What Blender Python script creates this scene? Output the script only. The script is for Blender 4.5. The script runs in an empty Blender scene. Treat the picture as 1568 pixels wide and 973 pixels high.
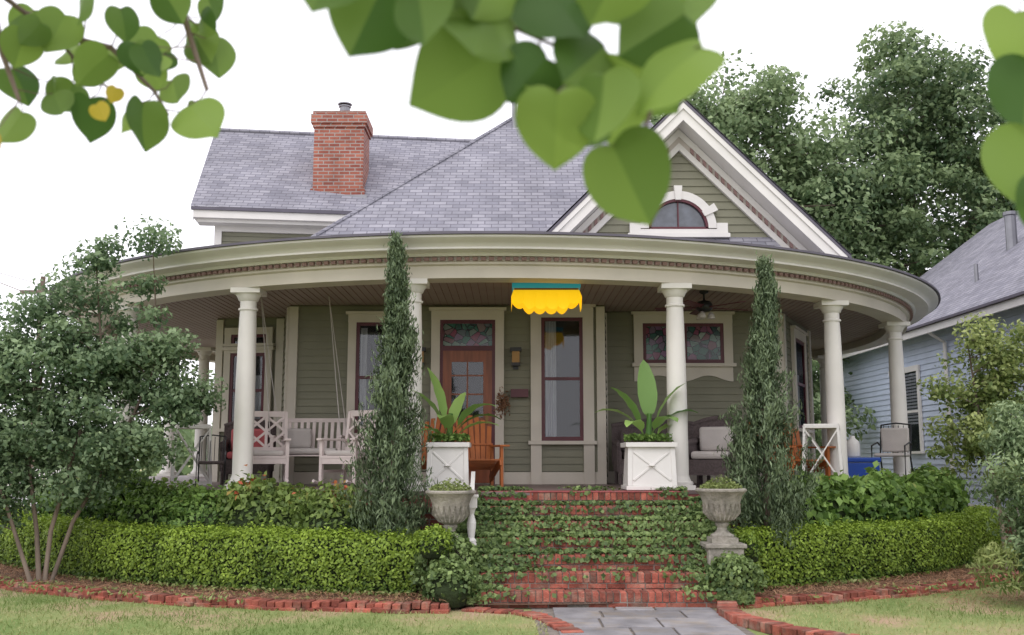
import bpy, math, numpy as np
from mathutils import Vector, Matrix
rng = np.random.default_rng(7)
S = bpy.context.scene
R = math.radians
# ------------------------------------------------------------------ materials
MATS = {}
def newmat(name):
    m = bpy.data.materials.new(name); m.use_nodes = True
    nt = m.node_tree; nt.nodes.clear()
    MATS[name] = m
    return m, nt, nt.nodes.new, nt.links.new
def mat(name, col, rough=.6, var=.12, scale=4., bump=0., bscale=40., metal=0., island=0., spec=.4, stretch=(1,1,1), dirt=None):
    m, nt, N, L = newmat(name)
    o = N('ShaderNodeOutputMaterial'); p = N('ShaderNodeBsdfPrincipled'); L(p.outputs[0], o.inputs[0])
    tc = N('ShaderNodeTexCoord'); mp = N('ShaderNodeMapping'); mp.inputs['Scale'].default_value = stretch
    L(tc.outputs['Object'], mp.inputs[0])
    no = N('ShaderNodeTexNoise'); no.inputs['Scale'].default_value = scale; no.inputs['Detail'].default_value = 5
    L(mp.outputs[0], no.inputs['Vector'])
    mr = N('ShaderNodeMapRange'); mr.inputs[1].default_value = .3; mr.inputs[2].default_value = .7
    mr.inputs[3].default_value = 1-var; mr.inputs[4].default_value = 1+var
    L(no.outputs[0], mr.inputs[0])
    val = mr.outputs[0]
    hs = N('ShaderNodeHueSaturation'); hs.inputs['Color'].default_value = (*col, 1)
    if dirt:   # second colour in weathered patches
        n3 = N('ShaderNodeTexNoise'); n3.inputs['Scale'].default_value = dirt[1]; n3.inputs['Detail'].default_value = 8; n3.inputs['Roughness'].default_value = .7
        L(tc.outputs['Object'], n3.inputs['Vector'])
        m3 = N('ShaderNodeMapRange'); m3.inputs[1].default_value = .48; m3.inputs[2].default_value = .66; m3.inputs[4].default_value = dirt[2]; L(n3.outputs[0], m3.inputs[0])
        mc = N('ShaderNodeMix'); mc.data_type = 'RGBA'; mc.inputs[6].default_value = (*col, 1); mc.inputs[7].default_value = (*dirt[0], 1)
        L(m3.outputs[0], mc.inputs[0]); L(mc.outputs[2], hs.inputs['Color'])
    if island:
        g = N('ShaderNodeNewGeometry'); m2 = N('ShaderNodeMapRange'); m2.inputs[3].default_value = 1-island; m2.inputs[4].default_value = 1+island
        L(g.outputs['Random Per Island'], m2.inputs[0])
        mu = N('ShaderNodeMath'); mu.operation = 'MULTIPLY'; L(val, mu.inputs[0]); L(m2.outputs[0], mu.inputs[1]); val = mu.outputs[0]
    L(val, hs.inputs['Value']); L(hs.outputs[0], p.inputs['Base Color'])
    p.inputs['Roughness'].default_value = rough; p.inputs['Metallic'].default_value = metal
    p.inputs['Specular IOR Level'].default_value = spec
    if bump:
        n2 = N('ShaderNodeTexNoise'); n2.inputs['Scale'].default_value = bscale; n2.inputs['Detail'].default_value = 4
        L(mp.outputs[0], n2.inputs['Vector'])
        b = N('ShaderNodeBump'); b.inputs['Strength'].default_value = bump; b.inputs['Distance'].default_value = .02
        L(n2.outputs[0], b.inputs['Height']); L(b.outputs[0], p.inputs['Normal'])
    return m
def brickmat(name, c1, c2, cm, axis, bw, bh, mortar=.01, rough=.85, slope=1., bump=.4, off=.5, nv=.2):
    m, nt, N, L = newmat(name)
    o = N('ShaderNodeOutputMaterial'); p = N('ShaderNodeBsdfPrincipled'); L(p.outputs[0], o.inputs[0])
    tc = N('ShaderNodeTexCoord'); sx = N('ShaderNodeSeparateXYZ'); L(tc.outputs['Object'], sx.inputs[0])
    cb = N('ShaderNodeCombineXYZ')
    if axis == 'XY':
        ad = N('ShaderNodeMath'); ad.operation = 'ADD'; L(sx.outputs[0], ad.inputs[0]); L(sx.outputs[1], ad.inputs[1]); L(ad.outputs[0], cb.inputs[0])
    else:
        L(sx.outputs['XYZ'.index(axis)], cb.inputs[0])
    mu = N('ShaderNodeMath'); mu.operation = 'MULTIPLY'; mu.inputs[1].default_value = slope
    L(sx.outputs[2], mu.inputs[0]); L(mu.outputs[0], cb.inputs[1])
    b = N('ShaderNodeTexBrick'); b.inputs['Scale'].default_value = 1; b.inputs['Brick Width'].default_value = bw
    b.inputs['Row Height'].default_value = bh; b.inputs['Mortar Size'].default_value = mortar; b.inputs['Mortar Smooth'].default_value = .3
    b.offset = off; b.offset_frequency = 2
    b.inputs['Color1'].default_value = (*c1, 1); b.inputs['Color2'].default_value = (*c2, 1); b.inputs['Mortar'].default_value = (*cm, 1)
    L(cb.outputs[0], b.inputs['Vector'])
    no = N('ShaderNodeTexNoise'); no.inputs['Scale'].default_value = 1.3; no.inputs['Detail'].default_value = 10; no.inputs['Roughness'].default_value = .72
    L(tc.outputs['Object'], no.inputs['Vector'])
    mr = N('ShaderNodeMapRange'); mr.inputs[1].default_value = .3; mr.inputs[2].default_value = .7; mr.inputs[3].default_value = 1-nv; mr.inputs[4].default_value = 1+nv
    L(no.outputs[0], mr.inputs[0])
    hs = N('ShaderNodeHueSaturation'); L(b.outputs[0], hs.inputs['Color']); L(mr.outputs[0], hs.inputs['Value'])
    L(hs.outputs[0], p.inputs['Base Color']); p.inputs['Roughness'].default_value = rough; p.inputs['Specular IOR Level'].default_value = .25
    bp = N('ShaderNodeBump'); bp.inputs['Strength'].default_value = bump; bp.inputs['Distance'].default_value = .012; bp.invert = True
    L(b.outputs['Fac'], bp.inputs['Height']); L(bp.outputs[0], p.inputs['Normal'])
    return m
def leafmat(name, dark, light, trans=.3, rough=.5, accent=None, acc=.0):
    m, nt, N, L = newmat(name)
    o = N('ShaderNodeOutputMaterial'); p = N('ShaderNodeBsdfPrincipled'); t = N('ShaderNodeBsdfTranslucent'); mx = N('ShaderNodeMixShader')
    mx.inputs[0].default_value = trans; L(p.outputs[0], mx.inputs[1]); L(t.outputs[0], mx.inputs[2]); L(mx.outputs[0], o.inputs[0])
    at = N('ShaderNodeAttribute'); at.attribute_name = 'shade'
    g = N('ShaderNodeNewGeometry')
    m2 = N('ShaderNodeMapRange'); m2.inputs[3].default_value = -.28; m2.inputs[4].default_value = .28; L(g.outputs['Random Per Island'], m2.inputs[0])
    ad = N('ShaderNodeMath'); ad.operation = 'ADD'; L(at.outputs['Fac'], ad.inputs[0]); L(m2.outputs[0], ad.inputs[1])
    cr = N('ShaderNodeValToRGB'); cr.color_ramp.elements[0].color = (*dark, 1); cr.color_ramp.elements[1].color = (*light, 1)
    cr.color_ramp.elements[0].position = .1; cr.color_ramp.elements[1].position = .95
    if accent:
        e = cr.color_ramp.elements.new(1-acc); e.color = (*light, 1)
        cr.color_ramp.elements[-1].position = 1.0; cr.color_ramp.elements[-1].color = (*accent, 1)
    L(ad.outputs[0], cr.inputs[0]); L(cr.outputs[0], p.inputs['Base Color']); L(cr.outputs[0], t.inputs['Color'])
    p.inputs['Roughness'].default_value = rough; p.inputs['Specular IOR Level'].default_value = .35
    return m

mat('siding', (.225,.220,.160), .6, .10, 1.5, .1, 60)
mat('trim', (.60,.55,.475), .5, .07, 2, .05, 30)
mat('white', (.74,.715,.69), .45, .06, 2, .05, 30)
mat('white_col', (.74,.71,.67), .45, .05, 2)
mat('maroon', (.10,.020,.030), .4, .15, 4)
mat('dentil', (.27,.17,.16), .7, .1, 4)
mat('dark_backing', (.012,.012,.014), .8)  # near-black sheet behind the panes, darkness of the unlit room put into colour
mat('curtain', (.50,.48,.47), .9, .3, 8, 0, stretch=(6,6,.3))
mat('doorwood', (.24,.070,.028), .35, .25, 3, .1, 30, stretch=(6,6,.6))
mat('ceiling', (.34,.27,.24), .6, .06, 2)
mat('floor', (.20,.15,.14), .5, .12, 3)
mat('redpaint', (.30,.07,.07), .7, .3, 5, .3, 60, dirt=((.25,.18,.15),9,.6))
mat('soffit', (.50,.45,.41), .6, .05)
mat('edge', (.12,.11,.14), .7, .1)
mat('metal', (.25,.25,.27), .4, .1, metal=.8)
mat('black', (.02,.02,.022), .4, .1)
mat('bark', (.16,.12,.095), .9, .3, 9, .6, 40, stretch=(1,1,.3))
mat('smoothbark', (.17,.13,.10), .8, .3, 7, .3, 20, stretch=(1,1,.3))
mat('mulch', (.15,.085,.052), .95, .4, 25, 1., 60)
mat('concrete', (.34,.31,.27), .9, .25, 7, .6, 40, dirt=((.12,.12,.09),5,.7))
mat('orangewood', (.36,.105,.025), .5, .2, 4, .1, 30)
mat('wicker', (.11,.085,.085), .8, .3, 40, .8, 120)
mat('cushion', (.50,.46,.44), .9, .1, 3, .2, 60)
mat('pinkcushion', (.5,.12,.13), .9, .08)
mat('whitewood', (.64,.55,.53), .6, .08, 5)
mat('blueplastic', (.02,.07,.35), .4, .05)
mat('stone', (.25,.24,.25), .85, .25, 3, .5, 30, island=.2, dirt=((.30,.24,.17),2,.6))
mat('brickbit', (.31,.090,.062), .88, .3, 12, .6, 60, island=.42, dirt=((.26,.21,.16),4,.7))
mat('mortar', (.22,.19,.165), .95, .3, 9, .6, 60)
mat('asphalt', (.40,.38,.39), .9, .1, 3, .3, 60)
mat('bluewall', (.52,.59,.72), .6, .06, 2)
mat('potsoil', (.05,.035,.025), .95, .3, 30)
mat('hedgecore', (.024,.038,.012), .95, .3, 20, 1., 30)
mat('brass', (.22,.13,.05), .4, .1, metal=.7)
SC=((.225,.222,.262),(.325,.318,.360),(.155,.15,.18))
brickmat('shingle', *SC, 'X', .22, .085, .009, slope=1.1, nv=.24)
brickmat('shingle_side', *SC, 'Y', .22, .085, .009, slope=1.1, nv=.24)
brickmat('brick', (.40,.145,.10), (.26,.08,.06), (.34,.29,.27), 'XY', .22, .075, .012, nv=.34)
brickmat('foundation', (.27,.09,.065), (.2,.06,.05), (.22,.18,.16), 'XY', .22, .075, .01, nv=.3)
def lawnmat():
    m, nt, N, L = newmat('lawn')
    o = N('ShaderNodeOutputMaterial'); p = N('ShaderNodeBsdfPrincipled'); L(p.outputs[0], o.inputs[0])
    tc = N('ShaderNodeTexCoord'); n1 = N('ShaderNodeTexNoise'); n1.inputs['Scale'].default_value = .9; n1.inputs['Detail'].default_value = 7
    n2 = N('ShaderNodeTexNoise'); n2.inputs['Scale'].default_value = 30; n2.inputs['Detail'].default_value = 4
    L(tc.outputs['Object'], n1.inputs[0]); L(tc.outputs['Object'], n2.inputs[0])
    ad = N('ShaderNodeMath'); ad.operation = 'MULTIPLY_ADD'; ad.inputs[1].default_value = .35; L(n2.outputs[0], ad.inputs[0]); L(n1.outputs[0], ad.inputs[2])
    cr = N('ShaderNodeValToRGB'); e = cr.color_ramp.elements
    e[0].position = .52; e[0].color = (.16,.24,.06,1); e[1].position = .84; e[1].color = (.46,.31,.21,1)
    q = e.new(.68); q.color = (.27,.31,.11,1)
    L(ad.outputs[0], cr.inputs[0]); L(cr.outputs[0], p.inputs['Base Color']); p.inputs['Roughness'].default_value = .95
    b = N('ShaderNodeBump'); b.inputs['Strength'].default_value = .6; b.inputs['Distance'].default_value = .03; L(n2.outputs[0], b.inputs['Height']); L(b.outputs[0], p.inputs['Normal'])
lawnmat()
m, nt, N, L = newmat('glass')
o = N('ShaderNodeOutputMaterial'); a = N('ShaderNodeBsdfTransparent'); a.inputs[0].default_value = (.8,.82,.85,1); g = N('ShaderNodeBsdfGlossy'); g.inputs['Roughness'].default_value = .04
mx = N('ShaderNodeMixShader'); mx.inputs[0].default_value = .05; L(a.outputs[0], mx.inputs[1]); L(g.outputs[0], mx.inputs[2]); L(mx.outputs[0], o.inputs[0])
mat('atticglass', (.07,.08,.10), .08, .5, 6, spec=1.)
m, nt, N, L = newmat('stained')
o = N('ShaderNodeOutputMaterial'); p = N('ShaderNodeBsdfPrincipled'); L(p.outputs[0], o.inputs[0])
tc = N('ShaderNodeTexCoord'); v = N('ShaderNodeTexVoronoi'); v.inputs['Scale'].default_value = 9; L(tc.outputs['Object'], v.inputs['Vector'])
v2 = N('ShaderNodeTexVoronoi'); v2.feature='DISTANCE_TO_EDGE'; v2.inputs['Scale'].default_value = 9; L(tc.outputs['Object'], v2.inputs['Vector'])
cr = N('ShaderNodeValToRGB'); e = cr.color_ramp.elements; e[0].color = (.02,.03,.04,1); e[1].color = (.34,.38,.34,1)
for ps, c in ((.35,(.03,.13,.09,1)),(.52,(.17,.09,.17,1)),(.64,(.20,.04,.07,1)),(.76,(.12,.20,.17,1))):
    q = e.new(ps); q.color = c
gt = N('ShaderNodeMath'); gt.operation='GREATER_THAN'; gt.inputs[1].default_value=.045; L(v2.outputs['Distance'], gt.inputs[0])
mc = N('ShaderNodeMix'); mc.data_type='RGBA'; mc.inputs[6].default_value=(.01,.01,.012,1); L(gt.outputs[0], mc.inputs[0]); L(cr.outputs[0], mc.inputs[7])
L(v.outputs['Color'], cr.inputs[0]); L(mc.outputs[2], p.inputs['Base Color']); p.inputs['Roughness'].default_value = .15
def emis(name, col, st):
    m, nt, N, L = newmat(name)
    o = N('ShaderNodeOutputMaterial'); p = N('ShaderNodeBsdfPrincipled'); L(p.outputs[0], o.inputs[0])
    p.inputs['Base Color'].default_value = (*col, 1); p.inputs['Emission Color'].default_value = (*col, 1); p.inputs['Emission Strength'].default_value = st
    p.inputs['Roughness'].default_value = .4
emis('lampyellow', (1.,.60,.01), .6); emis('lampteal', (.03,.36,.45), .25)
leafmat('leaf_hedge', (.07,.13,.015), (.36,.50,.07), .25)
leafmat('leaf_azalea', (.055,.12,.025), (.27,.42,.10), .25, accent=(.36,.42,.12), acc=.1)
leafmat('leaf_azalea_red', (.07,.12,.03), (.28,.38,.10), .25, accent=(.55,.12,.06), acc=.14)
leafmat('leaf_ivy', (.05,.095,.03), (.28,.38,.13), .2)
leafmat('leaf_cypress', (.06,.095,.045), (.22,.29,.155), .15)
leafmat('leaf_myrtle', (.09,.155,.075), (.38,.50,.28), .4)
leafmat('leaf_oak', (.075,.13,.06), (.33,.43,.21), .35)
leafmat('leaf_light', (.12,.19,.085), (.42,.53,.28), .35)
leafmat('leaf_yellow', (.12,.18,.045), (.46,.52,.20), .35)
leafmat('leaf_banana', (.10,.22,.05), (.36,.55,.16), .3, .35)
leafmat('leaf_redbud', (.07,.15,.03), (.30,.44,.09), .5, .45)
leafmat('leaf_redbud_y', (.5,.38,.03), (.7,.55,.08), .5, .5)
leafmat('grass', (.15,.23,.055), (.52,.48,.23), .2)
leafmat('straw', (.20,.10,.055), (.50,.29,.17), .1, .8)
# ------------------------------------------------------------------ mesh builder
class MB:
    def __init__(s): s.v=[]; s.f=[]; s.M=None
    def add(s, pts, faces):
        b=len(s.v)
        if s.M is not None: pts=[tuple(s.M @ Vector(p)) for p in pts]
        s.v.extend([tuple(p) for p in pts]); s.f.extend([tuple(b+i for i in f) for f in faces])
    def box(s, x0,x1,y0,y1,z0,z1):
        s.add([(x0,y0,z0),(x1,y0,z0),(x1,y1,z0),(x0,y1,z0),(x0,y0,z1),(x1,y0,z1),(x1,y1,z1),(x0,y1,z1)],
              [(0,3,2,1),(4,5,6,7),(0,1,5,4),(1,2,6,5),(2,3,7,6),(3,0,4,7)])
    def prism(s, pts, y0, y1):   # pts (x,z)
        n=len(pts)
        s.add([(x,y0,z) for x,z in pts]+[(x,y1,z) for x,z in pts],
              [tuple(range(n)), tuple(range(2*n-1,n-1,-1))]+[(i,(i+n),(i+1)%n+n,(i+1)%n) for i in range(n)])
    def beam(s, a, b, w, h, up=(0,0,1)):
        a=Vector(a); b=Vector(b); d=(b-a).normalized(); u=Vector(up)
        if abs(d.dot(u))>.98: u=Vector((0,1,0))
        x=d.cross(u).normalized()*w/2; y=x.cross(d).normalized()*h/2
        p=[a-x-y,a+x-y,a+x+y,a-x+y,b-x-y,b+x-y,b+x+y,b-x+y]
        s.add(p,[(0,3,2,1),(4,5,6,7),(0,1,5,4),(1,2,6,5),(2,3,7,6),(3,0,4,7)])
    def tube(s, pts, rad, n=8):
        pts=[Vector(p) for p in pts]; P=[]; F=[]
        for i,p in enumerate(pts):
            d=(pts[min(i+1,len(pts)-1)]-pts[max(i-1,0)]).normalized()
            u=Vector((0,0,1)) if abs(d.z)<.9 else Vector((0,1,0))
            x=d.cross(u).normalized(); y=d.cross(x)
            for k in range(n):
                a=2*math.pi*k/n; P.append(p+(x*math.cos(a)+y*math.sin(a))*rad[i])
        for i in range(len(pts)-1):
            for k in range(n):
                F.append((i*n+k,i*n+(k+1)%n,(i+1)*n+(k+1)%n,(i+1)*n+k))
        F.append(tuple(range(n))); F.append(tuple(range(len(P)-1,len(P)-n-1,-1)))
        s.add(P,F)
    def lathe(s, prof, c, n=28):
        P=[];F=[]
        for r,z in prof:
            for k in range(n):
                a=2*math.pi*k/n; P.append((c[0]+r*math.cos(a),c[1]+r*math.sin(a),c[2]+z))
        for i in range(len(prof)-1):
            for k in range(n): F.append((i*n+k,i*n+(k+1)%n,(i+1)*n+(k+1)%n,(i+1)*n+k))
        F.append(tuple(range(n-1,-1,-1))); F.append(tuple(range(len(P)-n,len(P))))
        s.add(P,F)
    def arc(s, prof, a0, a1, n, closed=True):
        P=[];F=[];k=len(prof)
        for i in range(n+1):
            a=R(a0+(a1-a0)*i/n)
            for r,z in prof: P.append((CX+r*math.sin(a), CY-r*math.cos(a), z))
        m=k if closed else k-1
        for i in range(n):
            for j in range(m): F.append((i*k+j,(i+1)*k+j,(i+1)*k+(j+1)%k,i*k+(j+1)%k))
        if closed: F.append(tuple(range(k))); F.append(tuple(range(n*k+k-1,n*k-1,-1)))
        s.add(P,F)
def setparent(o, parent):
    if parent is not None:
        o.parent=parent; o.matrix_parent_inverse=Matrix.Translation(-parent.location)
def empty(name, loc):
    e=bpy.data.objects.new(name,None); e.location=loc; e.empty_display_size=.3; S.collection.objects.link(e); return e
def finish(mb, name, mt, parent=None, smooth=False, bevel=0, sub=0):
    me=bpy.data.meshes.new(name); me.from_pydata(mb.v,[],mb.f); 
    me.materials.append(MATS[mt]); 
    if smooth: me.polygons.foreach_set('use_smooth',[True]*len(me.polygons))
    me.update()
    o=bpy.data.objects.new(name,me); S.collection.objects.link(o)
    if parent is None and mb.v:
        a=np.array(mb.v); c=Vector((float(a[:,0].mean()),float(a[:,1].mean()),float(a[:,2].min())))
        me.transform(Matrix.Translation(-c)); o.location=c
    setparent(o,parent)
    if bevel:
        b=o.modifiers.new('bevel','BEVEL'); b.width=bevel; b.segments=2; b.limit_method='ANGLE'
    if sub:
        b=o.modifiers.new('sub','SUBSURF'); b.levels=sub; b.render_levels=sub
    return o
class G:
    def __init__(s): s.d={}
    def __getitem__(s,k):
        if k not in s.d: s.d[k]=MB()
        return s.d[k]
    def done(s, parent, names=None, smooth=(), bevel={}):
        for k,mb in s.d.items():
            finish(mb,(names or {}).get(k,k),k,parent,smooth=k in smooth,bevel=bevel.get(k,0))
def leafmesh(name, P, Nrm, size, mt, parent=None, aspect=.6, jit=.8, shade=None, tdir=None, tj=1., fold=.12):
    n=len(P); P=np.asarray(P,float)
    nr=np.asarray(Nrm,float)+rng.normal(0,jit,(n,3)); nr/=np.linalg.norm(nr,axis=1)[:,None]+1e-9
    t=rng.normal(0,tj,(n,3))
    if tdir is not None: t=t+np.asarray(tdir)
    t-=(t*nr).sum(1)[:,None]*nr; t/=np.linalg.norm(t,axis=1)[:,None]+1e-9
    b=np.cross(nr,t)
    s=(np.asarray(size)*rng.uniform(.6,1.35,n))[:,None]
    v=np.empty((n,4,3)); v[:,0]=P-t*s*.5; v[:,2]=P+t*s*.5; v[:,1]=P+b*s*aspect*.5+nr*fold*s; v[:,3]=P-b*s*aspect*.5+nr*fold*s
    loc=Vector((0,0,0))
    if parent is None:
        c=P.mean(0); c[2]=P[:,2].min(); v-=c; loc=Vector(c.tolist())
    me=bpy.data.meshes.new(name)
    me.vertices.add(4*n); me.vertices.foreach_set('co',v.ravel())
    me.loops.add(4*n); me.loops.foreach_set('vertex_index',np.arange(4*n,dtype=np.int32))
    me.polygons.add(n); me.polygons.foreach_set('loop_start',np.arange(0,4*n,4,dtype=np.int32)); me.polygons.foreach_set('loop_total',np.full(n,4,dtype=np.int32))
    at=me.attributes.new('shade','FLOAT','POINT')
    sh=np.full(n,.5) if shade is None else np.asarray(shade)
    at.data.foreach_set('value',np.repeat(sh,4).astype(np.float32))
    me.materials.append(MATS[mt]); me.update(calc_edges=True); me.validate()
    o=bpy.data.objects.new(name,me); o.location=loc; S.collection.objects.link(o); setparent(o,parent)
    return o
def wob(P, k=1., seed=0):
    r=np.random.default_rng(seed); out=0
    for i in range(6):
        d=r.normal(0,1,3)*k*(1+.6*i); out=out+np.sin(P@d+r.uniform(0,6))/(1+.5*i)
    return out/3.

CX,CY=-.3,20.7
FL=1.18
# ================================================================== HOUSE
house=empty('victorian_house',(0,17,0))
H=G()
class Wall:
    off=0.
    def __init__(s,p0,p1):
        s.p0=Vector((*p0,0)); d=Vector((*p1,0))-s.p0; s.len=d.length; s.u=d.normalized(); s.n=Vector((s.u.y,-s.u.x,0))
    def P(s,u,n,z): return s.p0+s.u*u+s.n*(n+s.off)+Vector((0,0,z))
    def box(s,mb,u0,u1,n0,n1,z0,z1):
        mb.add([s.P(u0,n1,z0),s.P(u1,n1,z0),s.P(u1,n0,z0),s.P(u0,n0,z0),s.P(u0,n1,z1),s.P(u1,n1,z1),s.P(u1,n0,z1),s.P(u0,n0,z1)],
              [(0,3,2,1),(4,5,6,7),(0,1,5,4),(1,2,6,5),(2,3,7,6),(3,0,4,7)])
    def clap(s,mb,z0,z1,step=.115,lim=None):
        z=z0
        while z<z1-.01:
            zt=min(z+step,z1); a,b=0,s.len
            if lim:
                a,b=lim(z+.5*step)
                if b-a<.02: z=zt; continue
            mb.add([s.P(a,.024,z),s.P(b,.024,z),s.P(b,.004,zt),s.P(a,.004,zt),s.P(b,.0,z),s.P(a,.0,z)],[(0,1,2,3),(5,4,1,0)])
            z=zt
def window(W,u0,u1,z0,z1,casing=.13,double=True,curt=None,glass='glass',to_floor=False,head=True):
    W.off=.022
    tr=H['trim']; sa=H['maroon']
    zb=FL if to_floor else z0
    W.box(tr,u0-casing,u0,0,.06,zb,z1); W.box(tr,u1,u1+casing,0,.06,zb,z1)
    W.box(tr,u0-casing-.003,u1+casing+.003,0,.065,z1,z1+casing)
    if head: W.box(tr,u0-casing-.04,u1+casing+.04,0,.10,z1+casing,z1+casing+.045)
    W.box(tr,u0-casing-.04,u1+casing+.04,0,.11,z0-.055,z0)
    s=.055
    W.box(sa,u0,u0+s,.0,.045,z0,z1); W.box(sa,u1-s,u1,.0,.045,z0,z1); W.box(sa,u0+s,u1-s,.0,.043,z0,z0+s*1.2); W.box(sa,u0+s,u1-s,.0,.043,z1-s,z1)
    if double:
        zm=(z0+z1)/2; W.box(sa,u0+s,u1-s,.0,.041,zm-.025,zm+.025)
    W.box(H['dark_backing'],u0+s,u1-s,.003,.008,z0+s,z1-s)
    if curt:
        for (a,b,c,d) in curt:   # gathered curtain panel, pleated
            ua=u0+(u1-u0)*a; ub=u0+(u1-u0)*b; n=10
            for k in range(n):
                x0=ua+(ub-ua)*k/n; x1=ua+(ub-ua)*(k+1)/n
                H['curtain'].add([W.P(x0,.010+.006*(k%2),z0+(z1-z0)*c),W.P(x1,.010+.006*((k+1)%2),z0+(z1-z0)*c),W.P(x1,.010+.006*((k+1)%2),z0+(z1-z0)*d),W.P(x0,.010+.006*(k%2),z0+(z1-z0)*d)],[(0,1,2,3)])
    if glass=='glass': W.box(H['glass'],u0+s,u1-s,.026,.030,z0+s,z1-s)
    else: W.box(H[glass],u0+s,u1-s,.02,.030,z0+s,z1-s)
    W.off=0.
def corner(W,u,w=.14,z0=FL,z1=4.02,n=.05): W.box(H['trim'],u-w/2,u+w/2,-.02,n,z0,z1)
CEIL=4.05
WA=Wall((-3.6,16),(1.5,16)); f=lambda X:X+3.6
WA.clap(H['siding'],FL+.2,CEIL)
WA.box(H['trim'],0,WA.len,0,.03,FL,FL+.19)
window(WA,f(-2.51),f(-1.93),1.98,3.76,curt=[(.12,.30,.03,.95)])
window(WA,f(.47),f(1.14),1.86,3.84,.17,curt=[(.10,.36,.03,.97)],to_floor=True)
corner(WA,.07,.14); corner(WA,WA.len-.07,.14)
WA.off=.022
d0,d1=f(-1.16),f(-.27)
WA.box(H['trim'],d0-.14,d0,0,.07,FL,3.80); WA.box(H['trim'],d1,d1+.14,0,.07,FL,3.80); WA.box(H['trim'],d0-.143,d1+.143,0,.075,3.80,3.95); WA.box(H['trim'],d0-.18,d1+.18,0,.11,3.95,4.0)
WA.box(H['maroon'],d0,d0+.05,0,.055,FL,3.8); WA.box(H['maroon'],d1-.05,d1,0,.055,FL,3.8); WA.box(H['maroon'],d0+.05,d1-.05,0,.053,3.3,3.38); WA.box(H['maroon'],d0+.05,d1-.05,0,.053,3.74,3.8)
WA.box(H['stained'],d0+.05,d1-.05,.005,.02,3.38,3.74)
dw=H['doorwood']
W=WA
a,b=d0+.05,d1-.05
W.box(dw,a,a+.14,.01,.045,FL+.02,3.3); W.box(dw,b-.14,b,.01,.045,FL+.02,3.3)
for z0,z1 in ((FL+.02,FL+.25),(FL+.85,FL+1.05),(3.12,3.3)): W.box(dw,a+.14,b-.14,.01,.043,z0,z1)
W.box(dw,(a+b)/2-.04,(a+b)/2+.04,.01,.041,FL+.25,FL+.85)
W.box(dw,a+.14,b-.14,.003,.02,FL+.25,FL+.85)
W.box(H['dark_backing'],a+.14,b-.14,.003,.012,FL+1.05,3.12); W.box(H['glass'],a+.14,b-.14,.024,.028,FL+1.05,3.12)
W.box(dw,(a+b)/2-.012,(a+b)/2+.012,.013,.036,FL+1.05,3.12)
for zz in (2.6,2.9): W.box(dw,a+.14,b-.14,.013,.035,zz-.012,zz+.012)
W.box(H['brass'],b-.1,b-.06,.045,.09,FL+.95,FL+1.1)
WA.off=0.
WB=Wall((1.5,16.7),(4.55,16.7)); g=lambda X:X-1.5
WB.clap(H['siding'],FL+.2,CEIL); WB.box(H['trim'],0,WB.len,0,.03,FL,FL+.19)
WBs=Wall((1.5,16),(1.5,16.7)); WBs.clap(H['siding'],FL,CEIL)
window(WB,g(2.2),g(3.56),3.16,3.84,.15,double=False,glass='stained')
WB.off=.022; WB.box(H['maroon'],g(2.88)-.06,g(2.88)+.06,0,.05,3.16,3.84); WB.off=0.
ap=H['trim']; n=48; P=[];
for i in range(n+1):
    t=i/n; u=g(2.05)+(g(3.71)-g(2.05))*t; zb=2.96-.10*abs(math.cos(math.pi*t*2))**2
    P+= [WB.P(u,.04,zb),WB.P(u,.04,3.105),WB.P(u,0,zb)]
ap.add(P,[q for i in range(n) for q in ((3*i,3*i+3,3*i+4,3*i+1),(3*i+2,3*i+5,3*i+3,3*i))])
corner(WB,.05,.10); corner(WB,WB.len-.07,.16)
WR=Wall((4.55,16.7),(5.75,19.2)); WR.clap(H['siding'],FL,CEIL); corner(WR,.08,.16); corner(WR,WR.len-.08,.16)
window(WR,.9,1.85,2.1,3.7,.15,curt=[(.1,.5,.03,.6)])
WR2=Wall((5.75,19.2),(5.75,26)); WR2.clap(H['siding'],FL,CEIL)
WLs=Wall((-4.0,17.4),(-3.6,16)); WLs.clap(H['siding'],FL,CEIL); corner(WLs,WLs.len-.07,.14)
WL=Wall((-5.25,17.6),(-4.0,17.4)); WL.clap(H['siding'],FL,CEIL)
window(WL,.30,.95,2.1,3.42,.12,curt=[(.45,.9,.03,.7)]); window(WL,.30,.95,3.52,3.75,.12,double=False,head=False)
corner(WL,WL.len-.07,.14); corner(WL,.07,.13)
WLL=Wall((-5.25,26),(-5.25,17.6)); WLL.clap(H['siding'],FL,CEIL)
Wk=Wall((5.75,26),(-5.25,26)); Wk.clap(H['siding'],0,6.2)
def column(mb,x,y,z0,z1,rb=.135,rt=.112,plinth=True):
    h=z1-z0
    if plinth: mb.box(x-.19,x+.19,y-.19,y+.19,z0,z0+.06)
    mb.lathe([(.185,.06),(.192,.08),(.185,.105),(.16,.115),(.155,.135),(rb+.008,.16),(rb,.19),(rb,h*.35),(rb*.97,h*.55),(rt+.008,h*.8),(rt,h-.30),
              (rt+.022,h-.295),(rt+.022,h-.27),(rt,h-.262),(rt,h-.17),(rt+.02,h-.16),(rt+.035,h-.12),(rt+.06,h-.085),(rt+.065,h-.07)],(x,y,z0),28)
    mb.box(x-rt-.09,x+rt+.09,y-rt-.09,y+rt+.09,z1-.07,z1-.002)
BZ=3.91
cols=[(CX+7.8*math.sin(R(a)),CY-7.8*math.cos(R(a))) for a in (-106,-46,-25.5,-7.4,18.7,40.8,62.7,106)]+[(-6.95,22.4)]
for i,(x,y) in enumerate(cols):
    mb=MB(); column(mb,x,y,FL,BZ if i<8 else CEIL)
    o=finish(mb,'porch_column_%d'%(i+1),'white_col',house)
    for p in o.data.polygons: p.use_smooth = True
    o.data.set_sharp_from_angle(angle=R(50))
A0,A1,NA=-128,128,160
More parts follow.
